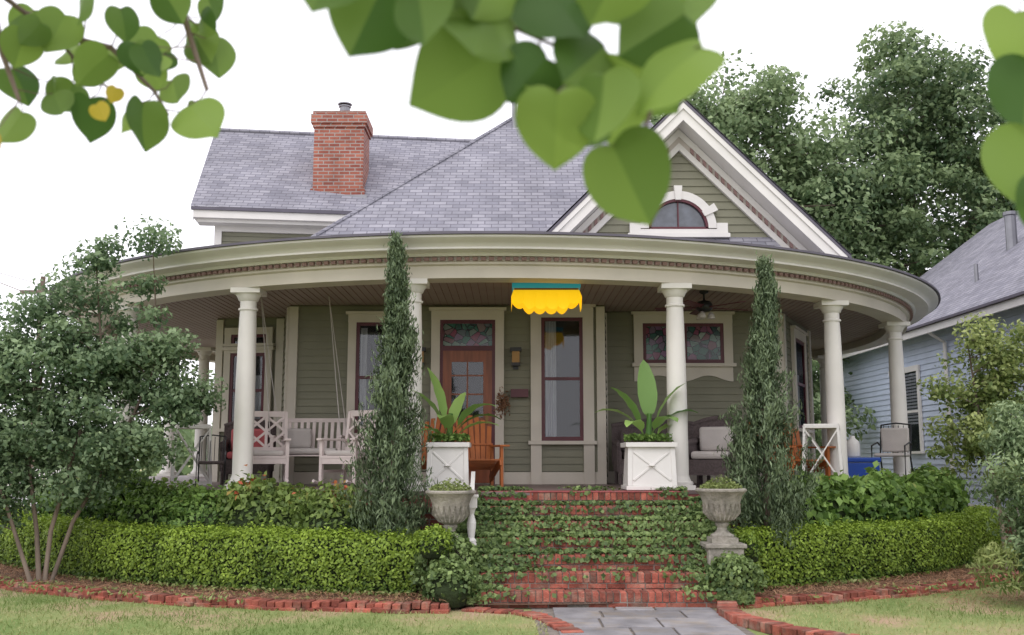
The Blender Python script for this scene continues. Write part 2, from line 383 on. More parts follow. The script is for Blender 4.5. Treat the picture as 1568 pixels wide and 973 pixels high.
def arcpart(name,prof,mt,a0=A0,a1=A1,n=NA,closed=True):
    mb=MB(); mb.arc(prof,a0,a1,n,closed); o=finish(mb,name,mt,house,smooth=True); o.data.set_sharp_from_angle(angle=R(25)); return o
arcpart('porch_beam',[(7.62,BZ),(7.97,BZ),(7.97,BZ+.16),(8.02,BZ+.175),(8.02,BZ+.205),(7.98,BZ+.21),(7.98,BZ+.30),(7.62,BZ+.30)],'trim')
arcpart('dentil_band',[(7.975,BZ+.207),(8.035,BZ+.207),(8.035,BZ+.262),(7.975,BZ+.262)],'soffit')
arcpart('porch_cornice',[(7.7,BZ+.265),(8.10,BZ+.265),(8.13,BZ+.30),(8.34,BZ+.31),(8.34,BZ+.335),(8.36,BZ+.36),(8.40,BZ+.385),(8.47,BZ+.405),(8.51,BZ+.43),(8.51,BZ+.455),(7.7,BZ+.455)],'white')
arcpart('roof_edge',[(7.7,BZ+.457),(8.55,BZ+.457),(8.55,BZ+.487),(7.7,BZ+.56)],'edge')
arcpart('porch_roof',[(8.545,BZ+.489),(7.0,BZ+.68),(5.0,BZ+.93),(3.0,BZ+.95)],'shingle',closed=False)
mb=MB()
a=A0
while a<A1:
    aa=R(a); c=Vector((CX+8.05*math.sin(aa),CY-8.05*math.cos(aa),0)); 
    mb.M=Matrix.Translation(c)@Matrix.Rotation(aa,4,'Z'); mb.box(-.032,.032,-.03,.03,BZ+.212,BZ+.256); a+=.75
mb.M=None
finish(mb,'dentils','dentil',house)
arcpart('porch_ceiling',[(.5,CEIL),(7.63,CEIL)],'ceiling',-180,180,120,False)
arcpart('porch_floor',[(.5,FL),(8.0,FL),(8.06,FL-.005),(8.06,FL-.05)],'floor',-180,180,160,False)
arcpart('porch_rim',[(7.9,FL-.052),(8.05,FL-.052),(8.05,FL-.2),(7.9,FL-.2)],'redpaint',-180,179.9,160)
arcpart('porch_foundation',[(7.92,FL-.2),(7.92,-.1)],'foundation',-180,180,160,False)
mb=MB()
x=-7.2
while x<7.2:
    dy=math.sqrt(max(0,7.6**2-(x-CX)**2)) if abs(x-CX)<7.55 else 0
    y0=CY-dy
    if dy>1: mb.box(x,x+.007,y0,min(y0+7,CY),CEIL-.006,CEIL-.001)
    x+=.11
finish(mb,'ceiling_beads','dentil',house)
# --- main roof
sh=MB(); z0=4.80; zt=8.35
L0=(-3.35,15.1,z0); R0=(4.2,15.1,z0); T0=(.05,19.25,zt); T1=(2.7,19.25,zt); Lb=(-3.35,24,z0); Rb=(4.2,24,z0)
sh.add([L0,R0,T1,T0],[(0,1,2,3)]); finish(sh,'main_roof_front','shingle',house)
sh=MB(); sh.add([L0,T0,Lb,R0,T1,Rb],[(0,1,2),(3,5,4)]); sh.add([T0,T1,Rb,Lb],[(0,1,2,3)]); finish(sh,'main_roof_sides','shingle_side',house)
mb=MB(); mb.tube([Vector(L0)+Vector((0,0,.01)),Vector(T0)+Vector((0,0,.02))],[.035,.035],6); mb.tube([T0,T1],[.04,.04],6); finish(mb,'hip_caps','shingle',house)
mb=MB(); mb.lathe([(.05,0),(.05,.55),(.07,.56),(.07,.6)],(.05,18.9,8.0),12); finish(mb,'vent_pipe','metal',house)
# --- gable
AX,AZ=2.66,7.12; GY=14.88; EX=2.44
def rake(mb,y0,y1,t0,t1,ext=EX):
    for s in (-1,1):
        mb.prism([(AX,AZ-t0),(AX+s*ext,AZ-t0-ext),(AX+s*ext,AZ-t1-ext),(AX,AZ-t1)],y0,y1)
mb=MB()
for s in (-1,1):
    mb.add([(AX,GY-.05,AZ+.03),(AX+s*2.5,GY-.05,AZ-2.47),(AX+s*2.5,20,AZ-2.47),(AX,20,AZ+.03)],[(0,1,2,3)])
finish(mb,'gable_roof','shingle_side',house)
mb=MB(); rake(mb,GY-.04,GY,.0,.05,2.5); finish(mb,'gable_roof_edge','edge',house)
mb=MB(); rake(mb,GY-.03,GY+.02,.052,.15); rake(mb,GY,GY+.04,.152,.33); rake(mb,GY+.04,15.36,.28,.32,2.35); rake(mb,15.30,15.34,.33,.46,2.3); rake(mb,15.31,15.38,.56,.68,2.2); finish(mb,'gable_rake_boards','white',house)
mb=MB(); rake(mb,15.32,15.375,.46,.56,2.2); finish(mb,'gable_frieze','soffit',house)
mb=MB()
for s in (-1,1):
    k=.2
    while k<2.2:
        x=AX+s*k; mb.prism([(x-.024,AZ-.475-k+s*.024),(x+.024,AZ-.475-k-s*.024),(x+.024,AZ-.55-k-s*.024),(x-.024,AZ-.55-k+s*.024)],15.28,15.32); k+=.095
finish(mb,'gable_dentils','dentil',house)
WG=Wall((AX-2.8,15.4),(AX+2.8,15.4))
def glim(z):
    h=max(0,AZ-.5-z); h=min(h,1.95); return (2.8-h,2.8+h)
WG.clap(H['siding'],4.62,6.75,.125,lim=glim)
FX=2.62; FZ=5.17
def halfring(mb,r0,r1,y0,y1,n=24,z=FZ,x=FX):
    pts=[(x+r1*math.cos(math.pi*i/n),z+r1*math.sin(math.pi*i/n)) for i in range(n+1)]
    ins=[(x+r0*math.cos(math.pi*i/n),z+r0*math.sin(math.pi*i/n)) for i in range(n+1)]
    for i in range(n):
        mb.prism([ins[i],pts[i],pts[i+1],ins[i+1]],y0,y1)
w=MB(); halfring(w,.47,.60,15.29,15.36); 
for ang in (30,90,150):
    a=R(ang); w.M=Matrix.Translation((FX,0,FZ))@Matrix.Rotation(-(a-math.pi/2),4,'Y'); w.prism([(-.045,.45),(.045,.45),(.065,.68),(-.065,.68)],15.26,15.37); w.M=None
w.box(FX-.80,FX+.80,15.26,15.37,FZ-.15,FZ-.085); w.box(FX-.60,FX+.60,15.28,15.37,FZ-.085,FZ-.02); w.box(FX-.77,FX-.60,15.28,15.37,FZ-.085,FZ+.08); w.box(FX+.60,FX+.77,15.28,15.37,FZ-.085,FZ+.08)
finish(w,'fan_window_surround','white',house)
w=MB(); halfring(w,.43,.47,15.30,15.365); w.box(FX-.46,FX+.46,15.30,15.36,FZ-.02,FZ+.02)
w.box(FX-.010,FX+.010,15.33,15.36,FZ+.02,FZ+.44); finish(w,'fan_window_sash','maroon',house)
w=MB(); n=24; w.prism([(FX+.45*math.cos(math.pi*i/n),FZ+.45*math.sin(math.pi*i/n)) for i in range(n+1)],15.357,15.37); finish(w,'fan_window_glass','atticglass',house)
# --- rear left wing
c8,s8=math.cos(R(8)),math.sin(R(8)); OX,OY=-6.3,19.2
def wl(u,n,z): return (OX+c8*u+s8*n, OY+s8*u-c8*n, z)
EZ=6.5; RZ=8.9; UL=8.5
mb=MB(); mb.add([wl(-.05,.05,EZ+.02),wl(UL,.05,EZ+.02),wl(UL,-2.5,RZ),wl(-.05,-2.5,RZ),wl(UL,-5,EZ+.02),wl(-.05,-5,EZ+.02)],[(0,1,2,3),(3,2,4,5)]); finish(mb,'wing_roof','shingle',house)
WW=Wall(wl(0,0,0)[:2],wl(UL,0,0)[:2])
e=MB(); WW.box(e,-.04,UL,-.02,.06,EZ-.05,EZ+.015); finish(e,'wing_roof_edge','edge',house)
e=MB(); WW.box(e,0,UL,-.4,.02,EZ-.20,EZ-.052); WW.box(e,.06,UL,-.42,-.08,EZ-.27,EZ-.2); WW.box(e,.36,UL,-.46,-.38,EZ-.38,EZ-.27); WW.box(e,.36,.50,-.46,-.385,4.4,EZ-.38)
e.add([wl(0,0,EZ-.05),wl(0,-2.5,RZ-.05),wl(0,-5,EZ-.05),wl(0,-5,EZ-.3),wl(0,-2.5,RZ-.35),wl(0,0,EZ-.3)],[(0,1,4,5),(1,2,3,4)])
finish(e,'wing_cornice','white',house)
WV=Wall(wl(.4,-.45,0)[:2],wl(UL,-.45,0)[:2]); WV.clap(H['siding'],4.2,EZ-.2)
WE=Wall(wl(.4,-4.6,0)[:2],wl(.4,-.45,0)[:2]); WE.clap(H['siding'],4.2,8.3,lim=lambda z:(0,4.15) if z<6.5 else (min(2.07,(z-6.5)/1.15),4.15-min(2.07,(z-6.5)/1.15)))
mb=MB(); mb.tube([wl(-.05,-2.5,RZ+.02),wl(UL,-2.5,RZ+.02)],[.05,.05],6); finish(mb,'wing_ridge_cap','shingle',house)
mb=MB(); x,y=-3.62,20.5
mb.box(x-.52,x+.52,y-.4,y+.4,6.3,8.45); mb.box(x-.55,x+.55,y-.43,y+.43,8.45,8.53); mb.box(x-.585,x+.585,y-.465,y+.465,8.53,8.72); mb.box(x-.55,x+.55,y-.43,y+.43,8.72,8.80)
mb.box(x-.56,x+.56,y-.44,y+.44,6.3,7.12)
finish(mb,'chimney','brick',house)
mb=MB(); mb.lathe([(.11,0),(.11,.22),(.13,.225),(.13,.25)],(x+.04,y,8.80),16); mb.lathe([(.02,.25),(.15,.27),(.15,.29),(.02,.33)],(x+.04,y,8.81),16); mb.box(x-.62,x+.62,y-.48,y-.441,6.75,6.98); finish(mb,'chimney_flue','metal',house)
for X in (-1.47,.06):
    u=f(X)
    WA.box(H['black'],u-.04,u+.04,.03,.06,3.0,3.35); WA.box(H['brass'],u-.06,u+.06,.09,.19,3.1,3.28); WA.box(H['black'],u-.09,u+.09,.07,.22,3.28,3.34); WA.box(H['black'],u-.07,u+.07,.08,.20,3.05,3.1)
WA.box(H['maroon'],f(-.02),f(.26),.03,.14,2.55,2.68)
H.done(house,{'siding':'clapboard_walls','trim':'wall_trim','maroon':'window_sashes','dark_backing':'dark_window_backings','glass':'window_panes','curtain':'curtains','doorwood':'front_door','stained':'stained_glass','black':'wall_lanterns','brass':'lantern_glass'})
P=rng.normal(0,1,(260,3))*np.array([.05,.03,.10])+np.array([-.14,15.88,2.45]); leafmesh('door_swag',P,np.tile([0,-1.,0],(260,1)),.055,'straw',house,aspect=.4,shade=rng.uniform(0,.3,260))
# ================================================================== STEPS
steps=empty('brick_steps',(.9,11.8,0))
br=MB(); mo=MB(); X0,X1=-.42,2.2; rise=FL/7; run=.28; Y0=10.98
for i in range(7):
    y=Y0+i*run; zt=(i+1)*rise
    if i==6: zt-=.006
    mo.box(X0+.01,X1-.01,y+.012,12.75,zt-rise,zt-.012)
    x=X0
    while x<X1-.03:
        w=.066; j=rng.normal(0,.004,2); br.box(x,x+w,y+j[0],y+.21,zt-.105,zt+j[1]*.6); x+=.0755
    x=X0-rng.uniform(0,.1)
    while x<X1:
        br.box(max(x,X0),min(x+.2,X1),y+.006+rng.normal(0,.003),y+.1,zt-rise+.004,zt-.115); x+=.212
    x=X0-.05
    while x<X1:
        br.box(max(x,X0),min(x+.2,X1),y+.222,y+.30,zt-.06,zt-.002); x+=.212
finish(br,'bricks','brickbit',steps,bevel=.006); finish(mo,'mortar_core','mortar',steps)
mb=MB(); mb.box(X0-.02,X1+.02,Y0+6*run-.012,12.9,FL-.018,FL+.004); finish(mb,'painted_landing','redpaint',steps,bevel=.01)
mb=MB(); 
for (a,b) in ((X0-.38,X0-.01),(X1+.01,X1+.38)):
    for i in range(5): mb.box(a,b,11.2+i*.3,12.85,.0 if i==0 else .25+.17*i-.17,.25+.17*i)
finish(mb,'cheek_walls','foundation',steps)
for nm,px,py,pz in (('pl',-.72,11.55,.62),('pr',2.40,11.6,.64)):
    mb=MB(); mb.box(px-.20,px+.20,py-.20,py+.20,0,pz-.05); mb.box(px-.23,px+.23,py-.23,py+.23,pz-.05,pz); finish(mb,'urn_pedestal','concrete',bevel=.012)
# ================================================================== GROUND
mb=MB(); mb.add([(-300,-60,0),(300,-60,0),(300,500,0),(-300,500,0)],[(0,1,2,3)]); finish(mb,'ground','lawn')
mb=MB(); mb.arc([(9.82,.05),(5,.07)],-100,100,120,False); finish(mb,'planting_bed','mulch')
mb=MB(); mb.add([(-80,24.6,.004),(-9.5,24.6,.004),(-9.5,44,.004),(-80,44,.004)],[(0,1,2,3)]); finish(mb,'street','asphalt')
mb=MB(); mb.box(-80,-9.5,24.3,24.6,0,.12); mb.box(-80,-9.5,44,44.3,0,.12); finish(mb,'street_kerb','concrete')
mb=MB(); mb.add([(-60,19,.004),(-9.6,18,.004),(-9.6,24.2,.004),(-60,24.2,.004)],[(0,1,2,3)]); finish(mb,'driveway','asphalt')
mb=MB(); yy=3.0
base=MB(); base.add([(.45,2.5,.004),(2.5,2.5,.004),(2.15,10.97,.004),(.2,10.97,.004)],[(0,1,2,3)]); finish(base,'path_base','mortar')
while yy<10.9:
    h=rng.uniform(.3,.6); y1=min(yy+h,10.93); xs=[.42,rng.uniform(.8,1.15),rng.uniform(1.35,1.75),2.12]
    for i in range(3):
        mb.box(xs[i]+.012,xs[i+1]-.012,yy+.012,y1-.008,.0,.018+rng.uniform(0,.008))
    yy=y1
finish(mb,'stone_path','stone',bevel=.008)
def ring_bricks(mb,rad,a0,a1,w=.2,d=.095,z0=0,z1=.14,jit=.006):
    a=a0; st=math.degrees((d+.012)/rad)
    while a<a1:
        aa=R(a); j=rng.normal(0,jit,3); k=.025*math.sin(a*.9)+.015*math.sin(a*2.3+1)
        mb.M=Matrix.Translation((CX+(rad+k+j[0])*math.sin(aa),CY-(rad+k+j[0])*math.cos(aa),j[2]))@Matrix.Rotation(aa+j[1]*3,4,'Z')@Matrix.Rotation(j[2]*3,4,'Y')
        mb.box(-d/2,d/2,-w/2,w/2,z0,z1); a+=st
    mb.M=None
for (a0,a1) in ((-72,-1.9),(15.4,72)):
    mb=MB(); ring_bricks(mb,10.0,a0,a1,.2,.19,-.01,.035); ring_bricks(mb,9.97,a0,a1,.2,.085,.02,.09,.008); o=finish(mb,'brick_kerb','brickbit',bevel=.006)
def line_bricks(mb,pts,d=.09,w=.2,z0=0,z1=.1):
    for (p,q) in zip(pts[:-1],pts[1:]):
        p=Vector((*p,0)); q=Vector((*q,0)); L=(q-p).length; u=(q-p)/L; k=d/2; an=math.atan2(u.y,u.x)
        while k<L-.02:
            c=p+u*k; mb.M=Matrix.Translation(c+Vector((rng.normal(0,.005),rng.normal(0,.005),rng.normal(0,.004))))@Matrix.Rotation(an+rng.normal(0,.03),4,'Z'); mb.box(-d/2+.005,d/2-.005,-w/2,w/2,z0,z1); k+=d
    mb.M=None
mb=MB(); line_bricks(mb,[(2.3,10.98),(2.18,10.4),(2.25,9.9),(2.45,9.4),(2.8,8.9),(3.3,8.4),(4,7.9)],z1=.09); finish(mb,'brick_border','brickbit',bevel=.006)
mb=MB(); line_bricks(mb,[(-.5,10.85),(.1,10.62),(.35,10.2),(.48,9.7),(.6,9.2),(.6,8),(.6,4)],z1=.03); finish(mb,'brick_border','brickbit',bevel=.006)
n=16000; a=np.radians(np.concatenate([rng.uniform(-70,-2,n//2),rng.uniform(16,70,n//2)])); r=rng.uniform(9.1,9.98,n)
P=np.c_[CX+r*np.sin(a),CY-r*np.cos(a),.065+rng.random(n)*.03+(r>9.86)*.03]
m_=3000; Q=np.c_[rng.normal(6.6,.9,m_),rng.normal(11.6,.35,m_),.02+rng.random(m_)*.03]; P=np.r_[P,Q]
leafmesh('pine_straw',P,np.tile([0,0,1.],(len(P),1)),.10,'straw',aspect=.07,jit=.25,shade=rng.uniform(.1,.9,len(P)))
n=3800; a=np.radians(np.concatenate([rng.uniform(-70,-3,n//2),rng.uniform(17,70,n//2)])); r=rng.choice([9.35,9.9,10.14],n,p=[.3,.3,.4])+rng.normal(0,.05,n)
P=np.c_[CX+r*np.sin(a),CY-r*np.cos(a),.07+rng.random(n)*.05]; kk=wob(P,1.6,21)>.1; P=P[kk]
leafmesh('weeds',P,np.tile([0,-.4,1.],(len(P),1)),.055,'leaf_yellow',aspect=.45,jit=.8,tdir=np.array([0,0,.7]))
n=80000; X=rng.uniform(-8,8.5,n); Y=rng.uniform(8.2,13.2,n); r=np.hypot(X-CX,Y-CY)
pathm=(X>.33)&(X<2.35); keep=(r>10.13)&(~pathm); X,Y=X[keep],Y[keep]; P=np.c_[X,Y,np.full(len(X),.018)]
sd=.38+.45*wob(P,.9,5)+.12*(X>2); dens=rng.random(len(X))<np.clip(1.15-sd,.25,1); P=P[dens]; sd=sd[dens]
leafmesh('lawn_grass',P,np.tile([0,0,.1],(len(P),1)),.055,'grass',aspect=.12,jit=1,shade=sd,tdir=np.array([0,0,1.6]),tj=.6)
# ================================================================== HEDGES / BEDS
def hedge(a0,a1,n):
    e=empty('boxwood_hedge',(CX+8.9*math.sin(R((a0+a1)/2)),CY-8.9*math.cos(R((a0+a1)/2)),0))
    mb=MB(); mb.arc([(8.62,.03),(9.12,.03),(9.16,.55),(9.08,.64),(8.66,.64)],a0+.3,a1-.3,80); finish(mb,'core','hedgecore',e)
    a=rng.uniform(a0,a1,n); q=rng.random(n); r=np.empty(n); z=np.empty(n); N=np.zeros((n,3))
    sa,ca=np.sin(np.radians(a)),-np.cos(np.radians(a))
    m1=q<.52; m2=(q>=.52)&(q<.92); m3=q>=.92
    z[m1]=rng.uniform(.06,.70,m1.sum()); r[m1]=9.20-np.clip(z[m1]-.58,0,1)*.5
    r[m2]=rng.uniform(8.58,9.2,m2.sum()); z[m2]=.71-np.clip(np.abs(r[m2]-8.9)-.22,0,1)*.5
    r[m3]=8.58; z[m3]=rng.uniform(.3,.7,m3.sum())
    N[m1]=np.c_[sa,ca,np.full(n,.35)][m1]; N[m2]=[0,0,1]; N[m3]=np.c_[-sa,-ca,np.zeros(n)][m3]
    P=np.c_[CX+r*sa,CY+r*ca,z]; w=wob(P,2.6,3); w2=wob(P,7,33); P+=N*(w*.045+w2*.02+rng.normal(0,.022,n))[:,None]
    loose=rng.random(n)<.05; P[loose]+=N[loose]*rng.uniform(.02,.09,(loose.sum(),1))
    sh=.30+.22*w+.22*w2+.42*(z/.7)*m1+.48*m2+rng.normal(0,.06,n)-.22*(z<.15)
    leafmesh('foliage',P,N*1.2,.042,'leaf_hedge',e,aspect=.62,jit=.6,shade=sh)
hedge(-70,-4.9,40000); hedge(18.2,70,32000)
def bush(name,c,rx,ry,rz,n,ls,mt,k=3.,jit=.7,core=True,asp=.55,tdir=None,shell=.75,spike=.06):
    e=empty(name,(c[0],c[1],max(0,c[2]-rz)))
    d=rng.normal(0,1,(n,3)); d/=np.linalg.norm(d,axis=1)[:,None]; d[:,2]=np.where(d[:,2]<-.4,-d[:,2],d[:,2])
    rr=1-(1-shell)*rng.random(n)**1.5
    P=d*rr[:,None]; w=wob(P*1.,k,int(abs(c[0]*97+c[1]*13))); P=P*(1+.26*w+rng.normal(0,spike,n))[:,None]
    P=P*np.array([rx,ry,rz])+np.array(c); keep=P[:,2]>.03; P=P[keep]; dd=d[keep]; w=w[keep]
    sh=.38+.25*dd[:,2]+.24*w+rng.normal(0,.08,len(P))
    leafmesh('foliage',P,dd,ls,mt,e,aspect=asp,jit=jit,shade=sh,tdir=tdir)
    if core:
        mb=MB(); mb.lathe([(.05*rx,-.75*rz),(.55*rx,-.6*rz),(.70*rx,-.1*rz),(.58*rx,.3*rz),(.3*rx,.52*rz),(.02,.58*rz)],(c[0],c[1],c[2]),10); finish(mb,'dark_hull','hedgecore',e,smooth=True)  # dark hull added inside the foliage so gaps don't show through
    return e
for a in np.arange(-50,-10,4.2):
    red=(-23<a<-12) 
    zc=rng.uniform(.66,.94); aa=R(a+rng.uniform(-1,1)); rr=rng.uniform(8.2,8.5)
    bush('azalea_bush',(CX+rr*math.sin(aa),CY-rr*math.cos(aa),zc),rng.uniform(.40,.58),.40,rng.uniform(.40,.55),1700,rng.uniform(.07,.10),'leaf_azalea_red' if red else 'leaf_azalea',spike=.11)
for a in np.arange(27.5,68,4.4):
    zc=rng.uniform(.70,.92); aa=R(a+rng.uniform(-1,1)); rr=rng.uniform(8.2,8.5)
    bush('hydrangea_bush',(CX+rr*math.sin(aa),CY-rr*math.cos(aa),zc),rng.uniform(.42,.55),.40,rng.uniform(.40,.50),1300,.115,'leaf_azalea',asp=.7,spike=.10)
bush('ivy_mound',(-.74,11.35,.36),.34,.32,.42,2300,.055,'leaf_ivy',core=False,asp=.8)
bush('ivy_mound',(-.66,10.95,.22),.32,.22,.30,1300,.055,'leaf_ivy',core=True,asp=.8)
bush('ivy_mound',(2.42,11.2,.26),.32,.30,.26,1500,.055,'leaf_ivy',core=True,asp=.8)
bush('boxwood_bush',(-.86,11.15,.64),.22,.2,.20,900,.04,'leaf_hedge',core=True)
bush('boxwood_bush',(2.72,11.75,.55),.20,.2,.22,800,.04,'leaf_hedge',core=True)
n=34000
x=rng.uniform(X0-.38,X1+.38,n); i=rng.integers(0,7,n); q=rng.random(n)
y=Y0+i*run; zt=(i+1)*rise
tread=q<.55
py=np.where(tread,y+rng.uniform(-.01,run,n),y-.012-rng.random(n)*.03); hang=rng.random(n)**.8
pz=np.where(tread,zt+.008+rng.random(n)*.04,zt-hang*rise)
P=np.c_[x,py,pz]; w=wob(P*np.array([1,.5,2.2]),2.6,11)
side=np.clip((np.abs(x-.98)-.62)/.6,0,1.5)*np.where(x<.98,1.,.85)
upper=(i>=2)*.32+(i==6)*-.35-(i==0)*.45-(i==1)*.10
low_riser=(~tread)*np.where(hang>.4,-.45,-.02)
prob=.17+upper+.62*side+.40*w+low_riser
ext=(np.abs(x-.89)>1.31)
prob=np.where(ext,1.,prob)
keep=(rng.random(n)<prob)&~(ext&(i==6))
P=P[keep]; N=np.where(tread[:,None],np.array([0,-.3,1]),np.array([0,-1,.3]))[keep]
P[:,1]-=np.clip(w[keep],0,1)*.04
P[ext[keep],2]+=.05
leafmesh('ivy',P,N,.055,'leaf_ivy',aspect=.85,jit=.55,shade=.45+.3*w[keep]+rng.normal(0,.1,len(P)))
# ================================================================== CYPRESS
def cypress(x,y,z0,h,rmax,n,sd,lean=0):
    e=empty('italian_cypress',(x,y,z0))
    mb=MB(); mb.tube([(x,y,z0-.1),(x,y,z0+h*.5),(x+lean,y,z0+h*.9)],[.05,.035,.01],7); finish(mb,'trunk','bark',e)
    r_=np.random.default_rng(sd)
    nb=240; tb=r_.random(nb)**1.1; ab=r_.uniform(0,2*math.pi,nb)      # upswept branch plumes
    radb=rmax*np.interp(tb,[0,.06,.2,.36,.50,.66,.84,1],[.62,.88,.98,.80,.52,.33,.20,.05])*r_.uniform(.5,1.22,nb)
    k=r_.integers(0,nb,n); s=r_.random(n); Lb=(.20+.34*(1-tb))*r_.uniform(.7,1.3,nb)
    rr=radb[k]*(.30+.78*s**.7); z=z0+tb[k]*h+Lb[k]*(s-.35)*1.2
    z=np.minimum(z,z0+h*(1.02+.02*r_.random(n)))
    wdt=.035+.05*(1-tb[k])*(1-s)
    P=np.c_[x+lean*tb[k]+.03*np.sin(tb[k]*7+sd)+rr*np.cos(ab[k])+r_.normal(0,1,n)*wdt, y+rr*np.sin(ab[k])+r_.normal(0,1,n)*wdt, z+r_.normal(0,.03,n)]
    out=np.c_[np.cos(ab[k]),np.sin(ab[k]),np.zeros(n)]
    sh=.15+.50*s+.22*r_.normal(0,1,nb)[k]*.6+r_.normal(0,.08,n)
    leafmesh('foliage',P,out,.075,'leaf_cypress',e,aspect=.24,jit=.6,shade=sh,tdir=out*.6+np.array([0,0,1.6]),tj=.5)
cypress(-1.43,12.15,.35,3.86,.50,26000,3,.0)
cypress(3.15,12.5,.4,3.60,.55,25000,8,.06)
# ================================================================== URNS & PLANTERS
def urn(x,y,z):
    e=empty('garden_urn',(x,y,z)); mb=MB()
    mb.box(x-.15,x+.15,y-.15,y+.15,z,z+.06)
    mb.lathe([(.13,.06),(.135,.085),(.09,.11),(.06,.14),(.055,.17),(.08,.20),(.08,.215),(.07,.225),(.13,.25),(.18,.30),(.20,.36),(.205,.40),(.215,.46),(.24,.53),(.275,.565),(.29,.58),(.29,.60),(.27,.61),(.24,.60),(.22,.56)],(x,y,z),32)
    o=finish(mb,'bowl','concrete',e,smooth=True); o.data.set_sharp_from_angle(angle=R(40))
    mb=MB()
    for k in range(20):
        a=2*math.pi*k/20; mb.tube([(x+.135*math.cos(a),y+.135*math.sin(a),z+.26),(x+.20*math.cos(a),y+.20*math.sin(a),z+.34),(x+.21*math.cos(a),y+.21*math.sin(a),z+.44)],[.010,.018,.006],6)
    finish(mb,'gadroons','concrete',e,smooth=True)
    n=600; a=rng.uniform(0,6.28,n); r=.24*np.sqrt(rng.random(n)); P=np.c_[x+r*np.cos(a),y+r*np.sin(a),z+.60+.17*rng.random(n)*(1-r/.3)]
    leafmesh('succulents',P,np.tile([0,0,1.],(n,1)),.05,'leaf_yellow',e,aspect=.4,jit=.6,tdir=np.array([0,0,.6]))
urn(-.70,11.55,.62); urn(2.40,11.6,.64)
def paddle(mb,base,az,el,L,w,droop,stem=.28):
    p=Vector(base); h=Vector((math.cos(az),math.sin(az),0)); n=14; e=el
    ds=L/n; P=[];F=[]; side=Vector((-h.y,h.x,0))
    for i in range(n+1):
        t=i/n
        if t<stem: wd=.009
        else:
            q=(t-stem)/(1-stem); wd=w*.5*(math.sin(math.pi*min(1,q**.8))**.6 if 0<q<1 else 0)+.004
        d=h*math.cos(e)+Vector((0,0,math.sin(e))); nn=side.cross(d); rip=.006*math.sin(i*2.3+az*5)
        P+= [p-side*wd-nn*(wd*.22+rip), p, p+side*wd-nn*(wd*.22-rip)]
        p=p+d*ds; e-=droop/n*(.3+1.4*t)
    for i in range(n):
        for k in (0,1): F.append((i*3+k,i*3+k+1,i*3+k+4,i*3+k+3))
    mb.add(P,F)
def planter(x,y,w,h,banH,sd,spec):
    e=empty('banana_planter',(x,y,FL)); mb=MB(); z=FL+.01; b=w/2; t=b*.86
    def fr(r0,z0,r1,z1): mb.add([(x-r0,y-r0,z0),(x+r0,y-r0,z0),(x+r0,y+r0,z0),(x-r0,y+r0,z0),(x-r1,y-r1,z1),(x+r1,y-r1,z1),(x+r1,y+r1,z1),(x-r1,y+r1,z1)],[(0,3,2,1),(4,5,6,7),(0,1,5,4),(1,2,6,5),(2,3,7,6),(3,0,4,7)])
    fr(b,z,b,z+.05); fr(b*.93,z+.05,t*.97,z+h-.06); fr(b*1.0,z+h-.06,b*1.0,z+h)
    yf=y-b*.93
    for sgn in (-1,1):
        mb.beam((x-sgn*b*.72,yf-.002,z+.12),(x+sgn*b*.68,yf+.02,z+h-.12),.03,.012,up=(0,-1,0))
        mb.beam((x+sgn*b*.86,yf-.004,z+.05),(x+sgn*b*.82,yf+.03,z+h-.06),.06,.02,up=(0,-1,0))
    mb.lathe([(.03,0),(.05,.005),(.03,.012)],(x,yf-.0,z+h/2),10)
    finish(mb,'box','white',e,bevel=.006)
    mb=MB(); mb.box(x-b*.8,x+b*.8,y-b*.8,y+b*.8,z+h,z+h+.012); finish(mb,'soil','potsoil',e)
    mb=MB(); r=np.random.default_rng(sd)
    for (azd,el,L,w_,dr) in spec:
        paddle(mb,(x+r.uniform(-.03,.03),y+r.uniform(-.03,.03),z+h),R(azd),el,L*banH,w_,dr,.3)
    o=finish(mb,'banana_leaves','leaf_banana',e,smooth=True); per=45
    at=o.data.attributes.new('shade','FLOAT','POINT'); at.data.foreach_set('value',np.repeat(r.uniform(.15,.8,len(o.data.vertices)//per),per).astype(np.float32))
    mb=MB(); mb.tube([(x,y,z+h-.05),(x+.02,y,z+h+.38)],[.05,.03],10); finish(mb,'stem','leaf_banana',e)
    n=600; a=r.uniform(0,6.28,n); q=b*.98*np.sqrt(r.random(n)); P=np.c_[x+q*np.cos(a),y+q*np.sin(a),z+h+.02+r.random(n)*.09]
    leafmesh('groundcover',P,np.tile([0,0,1.],(n,1)),.05,'leaf_azalea',e)
planter(-.82,13.05,.56,.60,1.0,3,[(150,1.42,1.05,.22,.5),(200,1.2,.95,.2,1.1),(10,.95,.85,.22,1.7),(350,.75,.75,.19,1.4),(330,1.1,.9,.22,1.6),(185,.8,.8,.18,1.9),(60,1.3,.8,.18,.8),(260,1.1,.7,.2,1.9),(225,.7,.6,.16,1.7)])
planter(1.78,13.1,.66,.60,1.05,9,[(100,1.45,1.08,.26,.25),(172,1.05,.85,.22,1.7),(5,1.05,.8,.22,1.6),(350,1.3,.9,.22,.9),(200,1.25,.85,.22,.9),(300,1.0,.7,.2,1.9),(240,.9,.7,.18,1.9),(30,.8,.6,.16,1.2)])
e=empty('white_newel_post',(-.47,11.7,.2)); mb=MB(); x,y=-.47,11.75
mb.box(x-.06,x+.06,y-.06,y+.06,.3,.62); mb.lathe([(.055,.62),(.06,.65),(.035,.68),(.05,.78),(.055,.85),(.03,.95),(.045,1.0),(.055,1.02)],(x,y,0),16); mb.box(x-.065,x+.065,y-.065,y+.065,1.02,1.14); mb.box(x-.08,x+.08,y-.08,y+.08,1.14,1.17)
finish(mb,'post','white',e,bevel=.005)
mb=MB(); mb.beam((x,y,1.08),(x-.02,y+1.0,1.4),.05,.05); finish(mb,'rail','white',e)
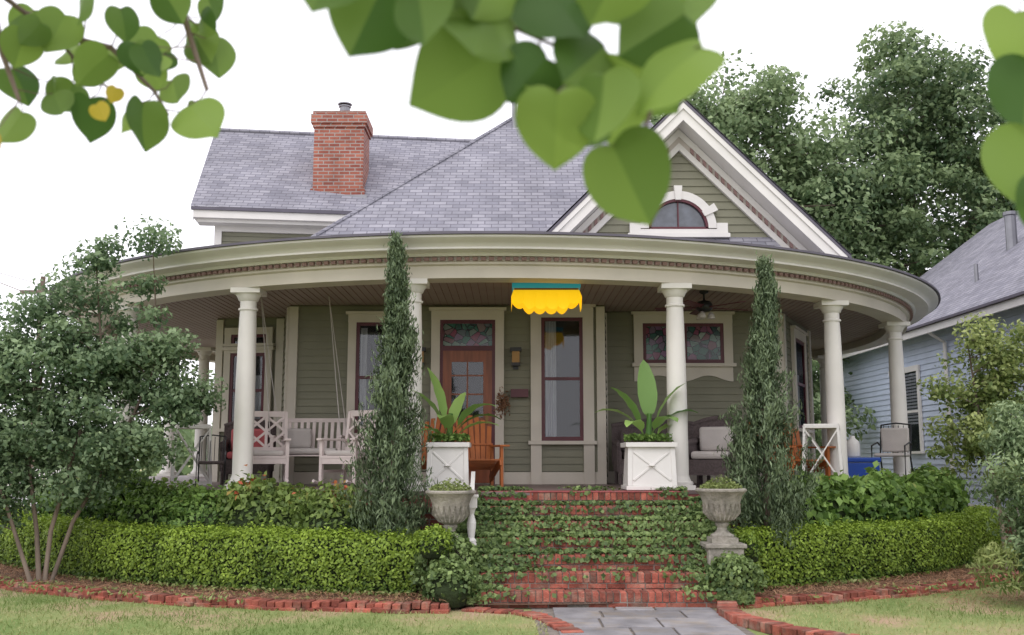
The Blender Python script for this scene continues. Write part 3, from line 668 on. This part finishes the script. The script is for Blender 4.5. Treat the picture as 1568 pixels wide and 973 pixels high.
# ================================================================== FURNITURE
def xf(x,y,rot,z=FL): return Matrix.Translation((x,y,z+.008))@Matrix.Rotation(R(rot),4,'Z')
def adirondack(x,y,rot,s=1.):
    e=empty('adirondack_chair',(x,y,FL)); mb=MB(); mb.M=xf(x,y,rot)@Matrix.Scale(s,4)
    for k in range(7):
        mb.beam((-.27,-.30+k*.085,.38-k*.022),(.27,-.30+k*.085,.38-k*.022),.07,.02)
    hs=[.86,.95,1.0,1.02,1.0,.95,.86]
    for k in range(7):
        xx=-.24+k*.08; mb.beam((xx*.85,.22,.26),(xx*1.15,.22+hs[k]*.32,hs[k]),.066,.018,up=(0,-1,0))
    mb.beam((-.3,.36,.6),(.3,.36,.6),.05,.025); mb.beam((-.26,.28,.33),(.26,.28,.33),.06,.03)
    for s_ in (-1,1):
        mb.box(s_*.33-.07,s_*.33+.07,-.38,.38,.56,.585)
        mb.box(s_*.30-.02,s_*.30+.02,-.34,-.25,0,.56); mb.beam((s_*.29,.36,0),(s_*.29,.36,.56),.04,.08); mb.beam((s_*.28,-.34,.36),(s_*.28,.42,.10),.03,.11)
    finish(mb,'frame','orangewood',e,bevel=.004)
def rocker(x,y,rot,name='rocking_chair',mt='whitewood'):
    e=empty(name,(x,y,FL)); mb=MB(); mb.M=xf(x,y,rot)
    for s_ in (-1,1):
        X_=s_*.29
        mb.tube([(X_,-.42,.09),(X_,-.2,.035),(X_,.1,.025),(X_,.38,.06),(X_,.58,.13)],[.02]*5,6)
        mb.beam((X_,-.25,.04),(X_,-.25,.66),.05,.05); mb.beam((X_,.24,.04),(X_*.98,.38,1.08),.045,.05)
        mb.box(X_-.045,X_+.045,-.32,.30,.65,.68)
        mb.beam((X_,-.25,.22),(X_,.27,.22),.03,.04)
    mb.box(-.28,.28,-.28,.26,.40,.435); mb.beam((-.28,-.26,.36),(.28,-.26,.36),.03,.08)
    for z,yy in ((1.05,.375),(.52,.275)): mb.beam((-.29,yy,z),(.29,yy,z),.03,.085,up=(0,0,1))
    mb.beam((0,.27,.5),(0,.375,1.05),.04,.02,up=(0,-1,0))
    for s_ in (-1,1):
        mb.beam((s_*.27,.285,.56),(-s_*.27,.37,1.02),.035,.018,up=(0,-1,0))
        mb.beam((s_*.27,.33,.79),(0,.285,.56),.035,.018,up=(0,-1,0)); mb.beam((s_*.27,.33,.79),(0,.37,1.02),.035,.018,up=(0,-1,0))
    finish(mb,'frame',mt,e,bevel=.004)
    mb=MB(); mb.M=xf(x,y,rot); mb.box(-.25,.25,-.24,.22,.436,.51); finish(mb,'seat_cushion','cushion',e,bevel=.03)
def sofa(x,y,rot,w,name,mt='wicker',cu='cushion'):
    e=empty(name,(x,y,FL)); mb=MB(); mb.M=xf(x,y,rot); h=w/2
    mb.box(-h+.06,h-.06,-.33,.3,.16,.38)
    for s_ in (-1,1):
        for yy in (-.3,.3): mb.tube([(s_*(h-.06),yy,0),(s_*(h-.06),yy,.5)],[.028,.028],8)
        mb.box(s_*(h-.045)-.03,s_*(h-.045)+.03,-.3,.3,.2,.60); mb.tube([(s_*(h-.045),-.36,.6),(s_*(h-.045),0,.635),(s_*(h-.045),.33,.66)],[.045,.05,.045],10)
    n=10
    pts=[(-h+2*h*i/n, .90+.09*math.sin(math.pi*i/n)) for i in range(n+1)]
    mb.prism([(-h,.3),(h,.3)]+[(a,b) for a,b in pts[::-1]],.30,.35)
    mb.tube([(a,.325,b) for a,b in pts],[.04]*(n+1),8)
    finish(mb,'frame',mt,e)
    mb=MB(); mb.M=xf(x,y,rot); k=max(1,round(w/.65)); cw=(w-.2)/k
    for i in range(k):
        a=-h+.1+i*cw; mb.box(a+.01,a+cw-.01,-.33,.26,.385,.50); mb.box(a+.02,a+cw-.02,.14,.27,.505,.86)
    finish(mb,'cushions',cu,e,bevel=.04)
def xstand(x,y,rot):
    e=empty('lattice_plant_stand',(x,y,FL)); mb=MB(); mb.M=xf(x,y,rot); w=.27; h=.85
    for sx in (-1,1):
        for sy in (-1,1): mb.beam((sx*w,sy*w,0),(sx*w*.85,sy*w*.85,h),.035,.035)
    for s_ in (-1,1):
        for (A,B) in (((-w,s_*w,.04),(w*.85,s_*w*.85,h-.03)),((w,s_*w,.04),(-w*.85,s_*w*.85,h-.03)),((s_*w,-w,.04),(s_*w*.85,w*.85,h-.03)),((s_*w,w,.04),(s_*w*.85,-w*.85,h-.03))):
            mb.beam(A,B,.028,.018)
        mb.beam((-w*.85,s_*w*.85,h),(w*.85,s_*w*.85,h),.04,.04); mb.beam((s_*w*.85,-w*.85,h),(s_*w*.85,w*.85,h),.04,.04)
        mb.beam((-w,s_*w,.04),(w,s_*w,.04),.03,.04)
    mb.box(-w*.88,w*.88,-w*.88,w*.88,h+.02,h+.04)
    finish(mb,'frame','white',e)
adirondack(-.50,14.1,12); adirondack(-1.25,14.7,-15); adirondack(4.25,14.9,15,.98); adirondack(3.75,15.6,-20)
rocker(-3.55,14.5,15); rocker(-2.3,14.2,-28); 
sofa(2.3,15.5,0,1.45,'wicker_loveseat',cu='wicker'); sofa(2.95,14.6,-25,.78,'wicker_armchair')
xstand(-4.70,14.75,20); xstand(4.5,14.55,-20)
sofa(-4.1,15.6,10,.8,'wicker_armchair',cu='pinkcushion')
e=empty('porch_swing',(-3.05,15.1,FL)); mb=MB(); mb.M=xf(-3.05,15.1,0,FL+.35)
for k in range(6): mb.box(-.5,.5,-.28+k*.09,-.21+k*.09,.08,.10)
for k in range(11): mb.beam((-.47+k*.094,.26,.12),(-.47+k*.094,.36,.62),.05,.018,up=(0,-1,0))
mb.beam((-.52,.36,.63),(.52,.36,.63),.04,.06); mb.beam((-.52,.25,.12),(.52,.25,.12),.04,.05)
for s_ in (-1,1):
    mb.beam((s_*.5,-.28,.10),(s_*.5,-.28,.36),.045,.045); mb.beam((s_*.5,-.31,.37),(s_*.5,.32,.37),.07,.03); mb.beam((s_*.5,-.3,.06),(s_*.5,.3,.06),.04,.05)
finish(mb,'bench','whitewood',e)
mb=MB(); mb.M=xf(-3.05,15.1,0,FL+.35); mb.box(-.46,.46,-.27,.22,.11,.2); mb.box(-.4,.0,.12,.24,.2,.5); finish(mb,'cushions','cushion',e,bevel=.04)
mb=MB()
for s_ in (-1,1):
    for (yy,zz) in ((14.8,FL+.73),(15.4,FL+.73)):
        mb.tube([(-3.05+s_*.52,yy,zz),(-3.05+s_*.52-.28,15.1,CEIL)],[.007,.007],5)
finish(mb,'chains','cushion',e)
def metalchair(x,y,rot,name,mf,mc,s=1.):
    e=empty(name,(x,y,FL)); mb=MB(); mb.M=xf(x,y,rot)@Matrix.Scale(s,4)
    for s_ in (-1,1):
        mb.tube([(s_*.26,-.3,0),(s_*.26,-.26,.6),(s_*.26,.1,.66),(s_*.26,.2,.62)],[.014]*4,6); mb.tube([(s_*.24,.32,0),(s_*.24,.16,.42),(s_*.24,.3,.95)],[.014]*3,6)
    mb.tube([(-.24,.3,.95),(0,.31,.98),(.24,.3,.95)],[.014]*3,6)
    for k in range(6): mb.tube([(-.2+k*.08,.17,.45),(-.2+k*.08,.3,.94)],[.007]*2,5)
    finish(mb,'frame',mf,e)
    mb=MB(); mb.M=xf(x,y,rot)@Matrix.Scale(s,4); mb.box(-.24,.24,-.26,.18,.42,.48)
    if mc!='wicker': mb.prism([(-.22,.5),(.22,.5),(.23,.9),(-.23,.9)],.17,.235)
    finish(mb,'cushion',mc,e,bevel=.03)
metalchair(-4.3,14.4,15,'metal_chair','black','wicker',.75)
metalchair(6.25,16.5,-35,'patio_chair','black','cushion')
mb=MB(); mb.box(5.25,5.85,16.0,16.35,FL,FL+.34); mb.box(5.23,5.87,15.98,16.37,FL+.345,FL+.42); finish(mb,'blue_cooler','blueplastic',bevel=.02)
mb=MB(); mb.lathe([(.10,0),(.11,.02),(.11,.2),(.09,.26),(.04,.30),(.04,.34)],(5.5,16.2,FL+.425),16); finish(mb,'white_jug','white',smooth=True)
# ================================================================== LAMP & FAN
e=empty('hanging_glass_lamp',(.47,13.6,3.9)); lx,ly=.47,13.6
def frust(mb,hx0,hy0,z0,hx1,hy1,z1,scal=0):
    for (A,B,C,D) in (((-hx0,-hy0),(hx0,-hy0),(hx1,-hy1),(-hx1,-hy1)),((hx0,hy0),(-hx0,hy0),(-hx1,hy1),(hx1,hy1)),((hx0,-hy0),(hx0,hy0),(hx1,hy1),(hx1,-hy1)),((-hx0,hy0),(-hx0,-hy0),(-hx1,-hy1),(-hx1,hy1))):
        n=42; P=[];L_=math.hypot(B[0]-A[0],B[1]-A[1]); ns=max(1,round(L_/.16))
        for i in range(n+1):
            t=i/n; en=min(1,min(t,1-t)*4) if scal else 1
            dz=-scal*abs(math.sin(math.pi*t*ns))**.7+(.13*(1-en) if scal else 0)
            P.append((lx+A[0]+(B[0]-A[0])*t,ly+A[1]+(B[1]-A[1])*t,z0+dz)); P.append((lx+D[0]+(C[0]-D[0])*t,ly+D[1]+(C[1]-D[1])*t,z1))
        mb.add(P,[(2*i,2*i+2,2*i+3,2*i+1) for i in range(n)])
mb=MB(); frust(mb,.48,.24,3.64,.45,.16,3.87,.05); finish(mb,'yellow_shade','lampyellow',e)
mb=MB(); mb.box(lx-.47,lx+.47,ly-.17,ly+.17,3.90,3.97); finish(mb,'teal_band','lampteal',e,bevel=.01)
mb=MB(); mb.box(lx-.44,lx+.44,ly-.15,ly+.15,3.871,3.899)
for s_ in (-.3,.3): mb.tube([(lx+s_,ly,3.965),(lx+s_,ly,CEIL)],[.008,.008],6)
finish(mb,'hangers','brass',e)
e=empty('ceiling_fan',(2.85,14.6,3.8)); fx,fy=2.85,14.6; mb=MB()
mb.lathe([(.07,0),(.07,-.03),(.015,-.05),(.015,-.14),(.09,-.16),(.12,-.2),(.12,-.27),(.08,-.31),(.03,-.32)],(fx,fy,CEIL),20); finish(mb,'motor','black',e,smooth=True)
mb=MB()
for k in range(5):
    a=k*2*math.pi/5+.35; mb.M=Matrix.Translation((fx,fy,CEIL-.25))@Matrix.Rotation(a,4,'Z')@Matrix.Rotation(R(10),4,'X'); mb.box(.1,.2,-.02,.02,-.01,.01); mb.box(.18,.72,-.07,.07,-.006,.006)
finish(mb,'blades','maroon',e,bevel=.005)
mb=MB(); 
for k in range(3):
    a=k*2.09; mb.lathe([(.02,0),(.05,-.04),(.06,-.09),(.03,-.10)],(fx+.1*math.cos(a),fy+.1*math.sin(a),CEIL-.32),12)
finish(mb,'light_shades','cushion',e,smooth=True)
# ================================================================== TREES
def tree(name,base,trunks,blobs,lpc,cr,ls,mt,bark='bark',asp=.6,tdir=None,jit=.9,limb=.35,limbr=.05,qp=.45):
    e=empty(name,base); mb=MB(); tp=[]
    for pts,rad in trunks:
        mb.tube(pts,rad,9)
        for p,q,r0,r1 in zip(pts[:-1],pts[1:],rad[:-1],rad[1:]):
            for t in np.linspace(0,1,6): tp.append((Vector(p).lerp(Vector(q),t),r0+(r1-r0)*t))
    AP=[];AN=[];SH=[]
    for (cx,cy,cz,rx,ry,rz,nc) in blobs:
        d=rng.normal(0,1,(nc,3)); d/=np.linalg.norm(d,axis=1)[:,None]; q=rng.random(nc)**qp
        C=d*q[:,None]*np.array([rx,ry,rz])+np.array([cx,cy,cz])
        for c,dd,qq in zip(C,d,q):
            cv=Vector(c)
            if rng.random()<limb:
                best=min(tp,key=lambda s:(s[0]-cv).length+ (2.5*(s[0].z>cv.z-.1)*abs(s[0].z-cv.z)))
                m_=best[0].lerp(cv,.5)+Vector((rng.normal(0,.06),rng.normal(0,.06),.08))*(best[0]-cv).length*.6
                r_=min(best[1]*.6,limbr); mb.tube([best[0],m_,cv],[r_,r_*.6,r_*.2],5)
            k=int(lpc*rng.uniform(.5,1.5)); s=cr*rng.uniform(.55,1.45)
            o=rng.normal(0,.5,(k,3)); l=np.linalg.norm(o,axis=1)[:,None]; o=o/np.maximum(l,1)*1.
            P=c+o*s*np.array([1,1,.62]); AP.append(P); nn=o*.8+dd*.4+np.array([0,0,.5]); AN.append(nn)
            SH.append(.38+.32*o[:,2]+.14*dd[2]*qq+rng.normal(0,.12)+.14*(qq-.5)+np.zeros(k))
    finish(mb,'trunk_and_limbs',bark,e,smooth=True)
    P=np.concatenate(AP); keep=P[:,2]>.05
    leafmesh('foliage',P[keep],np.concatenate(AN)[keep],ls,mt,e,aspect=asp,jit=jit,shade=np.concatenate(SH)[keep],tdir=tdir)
tree('oak_tree',(15.6,38,0),[([(15.6,38,0),(15.4,38,5),(15.8,38,10),(15.2,38,15)],[.5,.4,.28,.08]),([(15.4,38,5),(13,37,9),(11.6,37,12)],[.3,.18,.06]),([(15.6,38,7),(18,37.5,11),(19.5,37,14)],[.28,.16,.05])],
   [(15.6,37.5,14.8,3.5,3.2,3.4,84),(12.6,36.8,11.5,2.9,3,3.0,60),(18.6,37,12.8,3.6,3.2,4.0,84),(15.5,36,9.6,4.6,3,3,66),(11.8,36,7.6,2.6,3,2.4,30),(20,36,8,3.5,3,3,34)],180,1.05,.22,'leaf_oak',limbr=.12,qp=.38)
tree('maple_tree',(7.6,35,0),[([(7.6,35,0),(7.5,35,5),(7.8,35,10),(7.6,35,14)],[.4,.32,.2,.06]),([(7.5,35,5),(5,34.5,9),(4,34,11)],[.25,.15,.05])],
   [(8.0,34.5,13.7,2.4,2.6,2.5,48),(10.0,34.5,12.2,1.6,2,2.0,22),(5.9,34.5,12.2,2.6,2.6,2.6,44),(10.0,34.5,9.6,2.4,2.8,2.6,44),(7.4,34,8.6,4.0,3,2.8,52),(4.2,34,10.4,2.0,2.2,2.4,24)],165,.95,.21,'leaf_light',limbr=.1,qp=.4)
tree('privet_tree',(7.8,29,0),[([(7.8,29,0),(7.7,29,3),(8.0,29,5)],[.15,.1,.04])],[(7.8,28.5,2.6,2.0,1.6,2.4,36),(9.0,30,4.5,1.8,1.6,2.0,26)],140,.6,.17,'leaf_light')
T=[([(-5.75,12.45,0),(-5.85,12.5,.7),(-6.05,12.6,1.5),(-6.0,12.7,2.7)],[.032,.028,.024,.014]),([(-5.72,12.5,0),(-5.70,12.55,.7),(-5.55,12.7,1.6),(-5.3,12.8,2.9),(-5.45,12.8,4.2)],[.03,.028,.024,.018,.006]),
   ([(-5.68,12.55,.0),(-5.5,12.7,.8),(-5.05,12.8,1.7),(-4.6,12.9,2.8),(-4.75,12.9,4.4)],[.028,.026,.022,.016,.005]),([(-5.8,12.4,0),(-6.1,12.3,.9),(-6.5,12.3,1.9)],[.028,.022,.012])]
tree('crepe_myrtle_tree',(-5.7,12.5,0),T,[(-5.6,12.8,2.8,1.1,.8,.70,58),(-6.6,12.6,2.65,.8,.7,.75,44),(-4.75,12.9,2.65,.72,.6,.55,36),(-4.3,12.9,2.30,.45,.45,.38,16),(-5.5,12.7,2.0,1.1,.6,.5,46),(-6.5,12.3,1.7,.6,.5,.6,28),(-5.0,12.8,1.75,.6,.5,.35,18),(-5.7,12.6,1.35,.8,.4,.3,18),(-6.4,12.3,1.0,.4,.4,.35,10),
   (-5.6,12.8,3.55,.55,.4,.3,9),(-5.45,12.8,4.15,.35,.2,.35,5),(-4.75,12.9,4.35,.2,.2,.35,4),(-4.95,12.9,3.6,.4,.3,.35,6),(-6.2,12.7,3.4,.5,.4,.25,6)],150,.29,.072,'leaf_myrtle','smoothbark',limb=.5,limbr=.009,qp=.55)
tree('crepe_myrtle_tree',(6.75,13.9,0),[([(6.75,13.9,0),(6.7,13.9,.9),(6.5,13.9,2.1),(6.4,13.9,3.2)],[.035,.03,.022,.008]),([(6.8,13.9,0),(6.95,13.9,1.2),(7.3,13.8,2.6)],[.03,.025,.01])],
   [(6.75,13.9,2.6,.8,.6,.65,34),(7.1,13.7,3.0,.6,.5,.45,14),(6.45,13.9,1.85,.65,.5,.45,18),(6.45,13.9,3.2,.35,.3,.3,5),(7.0,13.8,1.5,.5,.5,.5,12)],140,.26,.070,'leaf_yellow','smoothbark',limb=.6,limbr=.010)
tree('weeping_shrub',(5.75,11.2,0),[([(5.75,11.2,0),(5.8,11.2,1.0),(5.7,11.2,2.0)],[.03,.022,.012]),([(5.8,11.2,0),(6.1,11.1,1.2)],[.025,.012])],
   [(5.70,11.2,1.85,.36,.4,.5,20),(5.62,11.1,1.15,.36,.4,.6,22),(5.75,11.1,.6,.4,.4,.4,14),(6.2,11.2,1.3,.5,.5,1.0,24)],190,.22,.07,'leaf_light','smoothbark',asp=.4,tdir=np.array([0,0,-1.2]),limb=.6,limbr=.008)
bush('fern_bush',(5.30,11.1,.30),.25,.25,.35,800,.10,'leaf_yellow',asp=.2,tdir=np.array([0,0,1.]),core=False)
# ================================================================== NEIGHBOUR
nb=empty('blue_house',(12,24,0)); H=G()
WN=Wall((9.95,31),(9.95,12)); WN.clap(H['bluewall'],.6,4.62,.14); WN.box(H['white'],0,19,-.02,.03,.45,.6)
def nw(y0,y1,z0,z1):
    WN.off=.022
    u0,u1=31-y1,31-y0
    WN.box(H['white'],u0-.12,u0,0,.05,z0,z1); WN.box(H['white'],u1,u1+.12,0,.05,z0,z1); WN.box(H['white'],u0-.14,u1+.14,0,.06,z1,z1+.14); WN.box(H['white'],u0-.16,u1+.16,0,.09,z0-.06,z0)
    WN.box(H['dark_backing'],u0,u1,.003,.01,z0,z1); WN.box(H['glass'],u0,u1,.02,.024,z0,z1); WN.box(H['white'],u0,u1,.011,.035,(z0+z1)/2-.03,(z0+z1)/2+.03)
    for k in range(16): WN.box(H['curtain'],u0+.03,u1-.03,.011,.016,z1-.04-k*.08-.05,z1-.04-k*.08)
    WN.off=0
nw(24.3,25.9,1.75,3.7); nw(16.8,18.2,1.75,3.7)
Wb=Wall((21,31),(9.95,31)); Wb.clap(H['bluewall'],.6,4.6,.14); Wf=Wall((9.95,12),(21,12)); Wf.clap(H['bluewall'],.6,4.6,.14)
H['white'].box(9.5,9.56,11.5,31.5,4.42,4.58); H['white'].box(9.56,9.97,11.5,31.5,4.54,4.58); H['edge'].box(9.42,9.62,11.45,31.55,4.585,4.64)
H['white'].tube([(9.9,30.6,.4),(9.9,30.6,4.4)],[.045,.045],8); H['white'].tube([(9.88,22.6,.4),(9.88,22.6,4.2),(9.5,22.6,4.45)],[.045,.045,.045],8)
H['foundation'].box(9.97,20.9,12.02,30.98,0,.6)
H.done(nb,{'bluewall':'clapboard','white':'trim','dark_backing':'dark_window_backings','glass':'panes','curtain':'blinds','edge':'gutter','foundation':'base'})
mb=MB(); mb.add([(9.45,11.4,4.62),(9.45,31.6,4.62),(15.5,31.6,9.1),(15.5,11.4,9.1),(21.5,31.6,4.62),(21.5,11.4,4.62)],[(0,3,2,1),(3,5,4,2),(1,2,4),(0,5,3)]); finish(mb,'roof','shingle_side',nb)
mb=MB(); mb.lathe([(.13,0),(.13,1.2),(.17,1.22),(.17,1.3)],(12.3,24,6.3),10); mb.lathe([(.05,0),(.05,.5)],(10.9,23,5.6),8); finish(mb,'flue','metal',nb)
mb=MB(); mb.tube([(-6.1,19.9,5.2),(-9,23,5.35),(-14,28,6.3),(-22,36,9.2)],[.012]*4,5); mb.tube([(-22,46,0),(-22,46,10)],[.16,.11],10); mb.tube([(-22,36,9.2),(-22,46,9.6)],[.012,.012],5); mb.box(-23,-21,45.9,46.1,9.2,9.35); finish(mb,'utility_pole','bark')
mb=MB()
x=-40
while x<-20:
    mb.box(x,x+.10,45,45.03,.08,1.1); mb.add([(x,45,1.1),(x+.10,45,1.1),(x+.05,45,1.18),(x,45.03,1.1),(x+.10,45.03,1.1),(x+.05,45.03,1.18)],[(0,1,2),(3,5,4),(0,2,5,3),(1,4,5,2)]); x+=.17
mb.box(-40,-20,45.035,45.08,.3,.38); mb.box(-40,-20,45.035,45.08,.85,.93); finish(mb,'picket_fence','white')
n=26000; a=rng.uniform(-1.75,1.75,n); rr=rng.uniform(85,95,n); top=4.2+1.6*wob(np.c_[a*12,a*0,a*0],1.,2)+3.5*(a>.25); z=rng.random(n)**.8*top
P=np.c_[rr*np.sin(a),rr*np.cos(a),z]; leafmesh('distant_trees',P,np.c_[-np.sin(a),-np.cos(a),np.full(n,.5)],1.1,'leaf_light',shade=.35+.3*wob(P,.25,4)+.15*z/5)
# ================================================================== OVERHANGING REDBUD
e=empty('redbud_tree',(-3.0,-.4,0)); mb=MB()
mb.tube([(-3.0,-.4,0),(-2.95,-.3,1.0),(-2.8,0,2.0),(-2.5,.4,2.7),(-2.2,.8,3.1)],[.13,.11,.09,.07,.05],10)
mb.tube([(-2.5,.4,2.7),(-1.8,1.1,2.75),(-1.2,1.6,2.66),(-.7,1.9,2.60),(-.3,2.1,2.62)],[.05,.035,.022,.012,.005],8)
mb.tube([(-2.2,.8,3.1),(-1.2,.9,2.85),(-.5,1.0,2.42),(.1,1.05,2.26),(.7,1.25,2.28),(1.1,1.4,2.3)],[.05,.03,.017,.010,.007,.004],8)
twC=[[(-.5,1.0,2.42),(-.25,1.08,2.22),(-.08,1.14,2.15),(.07,1.18,2.10),(.15,1.18,2.05)],[(.1,1.05,2.26),(.15,1.14,2.12),(.18,1.18,2.05),(.16,1.18,1.99)],[(-.08,1.14,2.15),(-.05,1.18,2.10)]]
twL=[[(-1.2,1.6,2.66),(-1.03,1.85,2.52),(-.93,1.92,2.45),(-.86,1.93,2.37),(-.80,1.93,2.33)],[(-.93,1.92,2.45),(-.82,1.94,2.43),(-.73,1.95,2.34),(-.70,1.95,2.29)],[(-.7,1.9,2.60),(-.66,1.93,2.46),(-.62,1.94,2.34)],[(-1.03,1.85,2.52),(-1.02,1.9,2.40),(-.99,1.92,2.31)]]
for t in twC: mb.tube(t,[.005,.004,.003,.0022,.0018][:len(t)],6)
for t in twL: mb.tube(t,[.009,.006,.004,.003,.0022][:len(t)],6)
HL=[(0,0),(.18,-.10),(.38,-.07),(.54,.10),(.58,.34),(.50,.58),(.34,.78),(.15,.92),(0,1.03)]
def heart(mbx,c,L,yaw,pitch,roll):
    M=Matrix.Translation(c)@Matrix.Rotation(yaw,4,'Z')@Matrix.Rotation(pitch,4,'X')@Matrix.Rotation(roll,4,'Y')
    P=[];F=[];n=len(HL); fo=rng.uniform(.02,.30); cu=rng.uniform(-.25,.35); ph=rng.uniform(0,6)
    mid=[0,.04,.1,.22,.38,.56,.76,.92,1.03]
    for s_ in (1,-1):
        b=len(P)
        for i,((x,y),m_) in enumerate(zip(HL,mid)):
            wv=.035*math.sin(i*1.7+ph+s_)*L
            P.append(Vector((s_*x*L,fo*x*L+cu*L*(y-.4)**2+wv,-(y-.45)*L)))
            P.append(Vector((s_*x*.5*L,fo*.35*x*L+cu*L*(y*.5+m_*.5-.4)**2,-((y+m_)/2-.45)*L)))
            P.append(Vector((0,cu*L*(m_-.4)**2,-(m_-.45)*L)))
        for i in range(n-1):
            for k in (0,1): F.append((b+i*3+k,b+i*3+k+1,b+(i+1)*3+k+1,b+(i+1)*3+k))
    mbx.add([M@p for p in P],F); return M@Vector((0,0,.45*L))
def attach(c,paths):
    best=None
    for path in paths:
        for p,q in zip(path[:-1],path[1:]):
            p=Vector(p);q=Vector(q)
            for t in np.linspace(0,1,5):
                w=p.lerp(q,t); d=(w-c).length+(.3*max(0,c.z-w.z))
                if best is None or d<best[0]: best=(d,w)
    return best[1]
lm=MB(); ly_=MB()
CL=[(-.21,2.15,.05),(-.168,2.125,.058),(-.12,2.15,.05),(-.10,2.085,.04),(-.06,2.043,.066),(-.035,2.09,.052),(-.03,2.145,.05),(.057,2.13,.055),(.072,2.01,.062),(.09,2.065,.05),(.11,2.12,.05),(.05,1.972,.048),(.136,2.035,.055),(.165,2.085,.05),(.175,2.02,.055),(.144,1.938,.060),(.19,2.11,.05),(.205,2.15,.05),(.005,2.155,.045),(.02,2.045,.040),(.13,2.15,.05),(-.08,2.15,.045),(.18,2.065,.045),(.10,1.99,.045)]
for (x,z,r_) in CL:
    y=1.12+rng.uniform(-.09,.09); k=heart(lm,Vector((x,y,z)),r_*1.8,rng.uniform(-.7,.7),rng.uniform(-.6,.6),rng.uniform(-1.0,1.0)); q=attach(k,twC); mb.tube([k,k.lerp(q,.5)+Vector((0,.005,-.004)),q],[.0009,.0009,.0012],5)
for (x,z,r_,ya) in [(.70,2.09,.052,.1),(.695,1.99,.055,-.2),(.72,1.93,.045,.3),(.69,2.17,.045,.2)]:
    k=heart(lm,Vector((x,1.3,z)),r_*1.9,ya,.1,.15); mb.tube([k,k+Vector((.03,0,.08)),(.72,1.26,2.28)],[.001,.0012,.003],5)
LL=[(-.861,2.285,.052),(-.725,2.245,.056),(-.612,2.26,.056),(-.99,2.25,.042),(-.946,2.36,.046),(-.81,2.35,.046),(-.69,2.345,.040),(-.617,2.43,.048),(-1.01,2.36,.046),(-.763,2.45,.046),(-.907,2.44,.048),(-.99,2.45,.048),(-.83,2.41,.044),(-.66,2.47,.044),(-.88,2.39,.036),(-.75,2.39,.034),(-.97,2.40,.042),(-.84,2.48,.046),(-.92,2.31,.036),(-.78,2.29,.040),(-.66,2.29,.036)]
for _ in range(16): LL.append((rng.uniform(-1.05,-.60),rng.uniform(2.36,2.52),rng.uniform(.030,.046)))
for (x,z,r_) in LL:
    y=1.92+rng.uniform(-.10,.12); k=heart(lm,Vector((x,y,z)),r_*1.75,rng.uniform(-.9,.9),rng.uniform(-.6,.6),rng.uniform(-.8,.8)); q=attach(k,twL); mb.tube([k,k.lerp(q,.5)+Vector((.005,0,-.005)),q],[.0010,.0011,.0016],5)
for (x,z,r_) in [(-.80,2.265,.020),(-.775,2.30,.018),(-1.0,2.20,.030)]:
    k=heart(ly_,Vector((x,1.86,z)),r_*1.75,rng.uniform(-.9,.9),.2,rng.uniform(-.6,.6)); q=attach(k,twL); mb.tube([k,q],[.0009,.0014],5)
for k_ in range(120):
    P_=[[(-1.8,1.1,2.75),(-1.2,1.6,2.66)],[(-2.5,.4,2.7),(-1.8,1.1,2.75)],[(-2.2,.8,3.1),(-1.2,.9,2.85),(-.5,1.0,2.46)]][rng.integers(0,3)]
    i=rng.integers(0,len(P_)-1); c=Vector(P_[i]).lerp(Vector(P_[i+1]),rng.random())+Vector((rng.normal(0,.12),rng.normal(0,.12),rng.uniform(.05,.3)))
    heart(lm,c,.08,rng.uniform(0,6),rng.uniform(-.8,.8),rng.uniform(-.6,.6))
finish(mb,'branches','bark',e,smooth=True)
for m_,nm,mt in ((lm,'leaves','leaf_redbud'),(ly_,'yellowing_leaves','leaf_redbud_y')):
    o=finish(m_,nm,mt,e,smooth=True,sub=1); at=o.data.attributes.new('shade','FLOAT','POINT'); per=len(HL)*6
    at.data.foreach_set('value',np.repeat(rng.uniform(.2,.85,len(o.data.vertices)//per),per).astype(np.float32))
# ================================================================== SKY, SUN, CAMERA
w=bpy.data.worlds.new('World'); S.world=w; w.use_nodes=True; nt=w.node_tree; nt.nodes.clear(); N=nt.nodes.new; L=nt.links.new
o=N('ShaderNodeOutputWorld'); b=N('ShaderNodeBackground'); sk=N('ShaderNodeTexSky'); sk.sky_type='NISHITA'; sk.sun_disc=False; sk.sun_elevation=R(55); sk.sun_rotation=R(200); sk.dust_density=3
mx=N('ShaderNodeMix'); mx.data_type='RGBA'; mx.inputs[0].default_value=.9; L(sk.outputs[0],mx.inputs[6]); mx.inputs[7].default_value=(11.6,11.4,12.0,1)
L(mx.outputs[2],b.inputs[0]); b.inputs[1].default_value=.14; L(b.outputs[0],o.inputs[0])
sd=bpy.data.lights.new('sun','SUN'); sd.energy=.8; sd.angle=R(40); sd.color=(1,.97,.93); so=bpy.data.objects.new('sun',sd); so.rotation_euler=(R(42),0,R(-20)); S.collection.objects.link(so)
cam=bpy.data.cameras.new('cam'); co=bpy.data.objects.new('camera',cam); S.collection.objects.link(co); co.location=(0,0,1.6); co.rotation_euler=(R(98),0,0)
cam.lens=35; cam.sensor_width=36; cam.clip_end=1000; cam.clip_start=.05; cam.dof.use_dof=True; cam.dof.focus_distance=13; cam.dof.aperture_fstop=4.4
S.camera=co
S.view_settings.view_transform='Standard'; S.view_settings.look='None'; S.view_settings.exposure=0
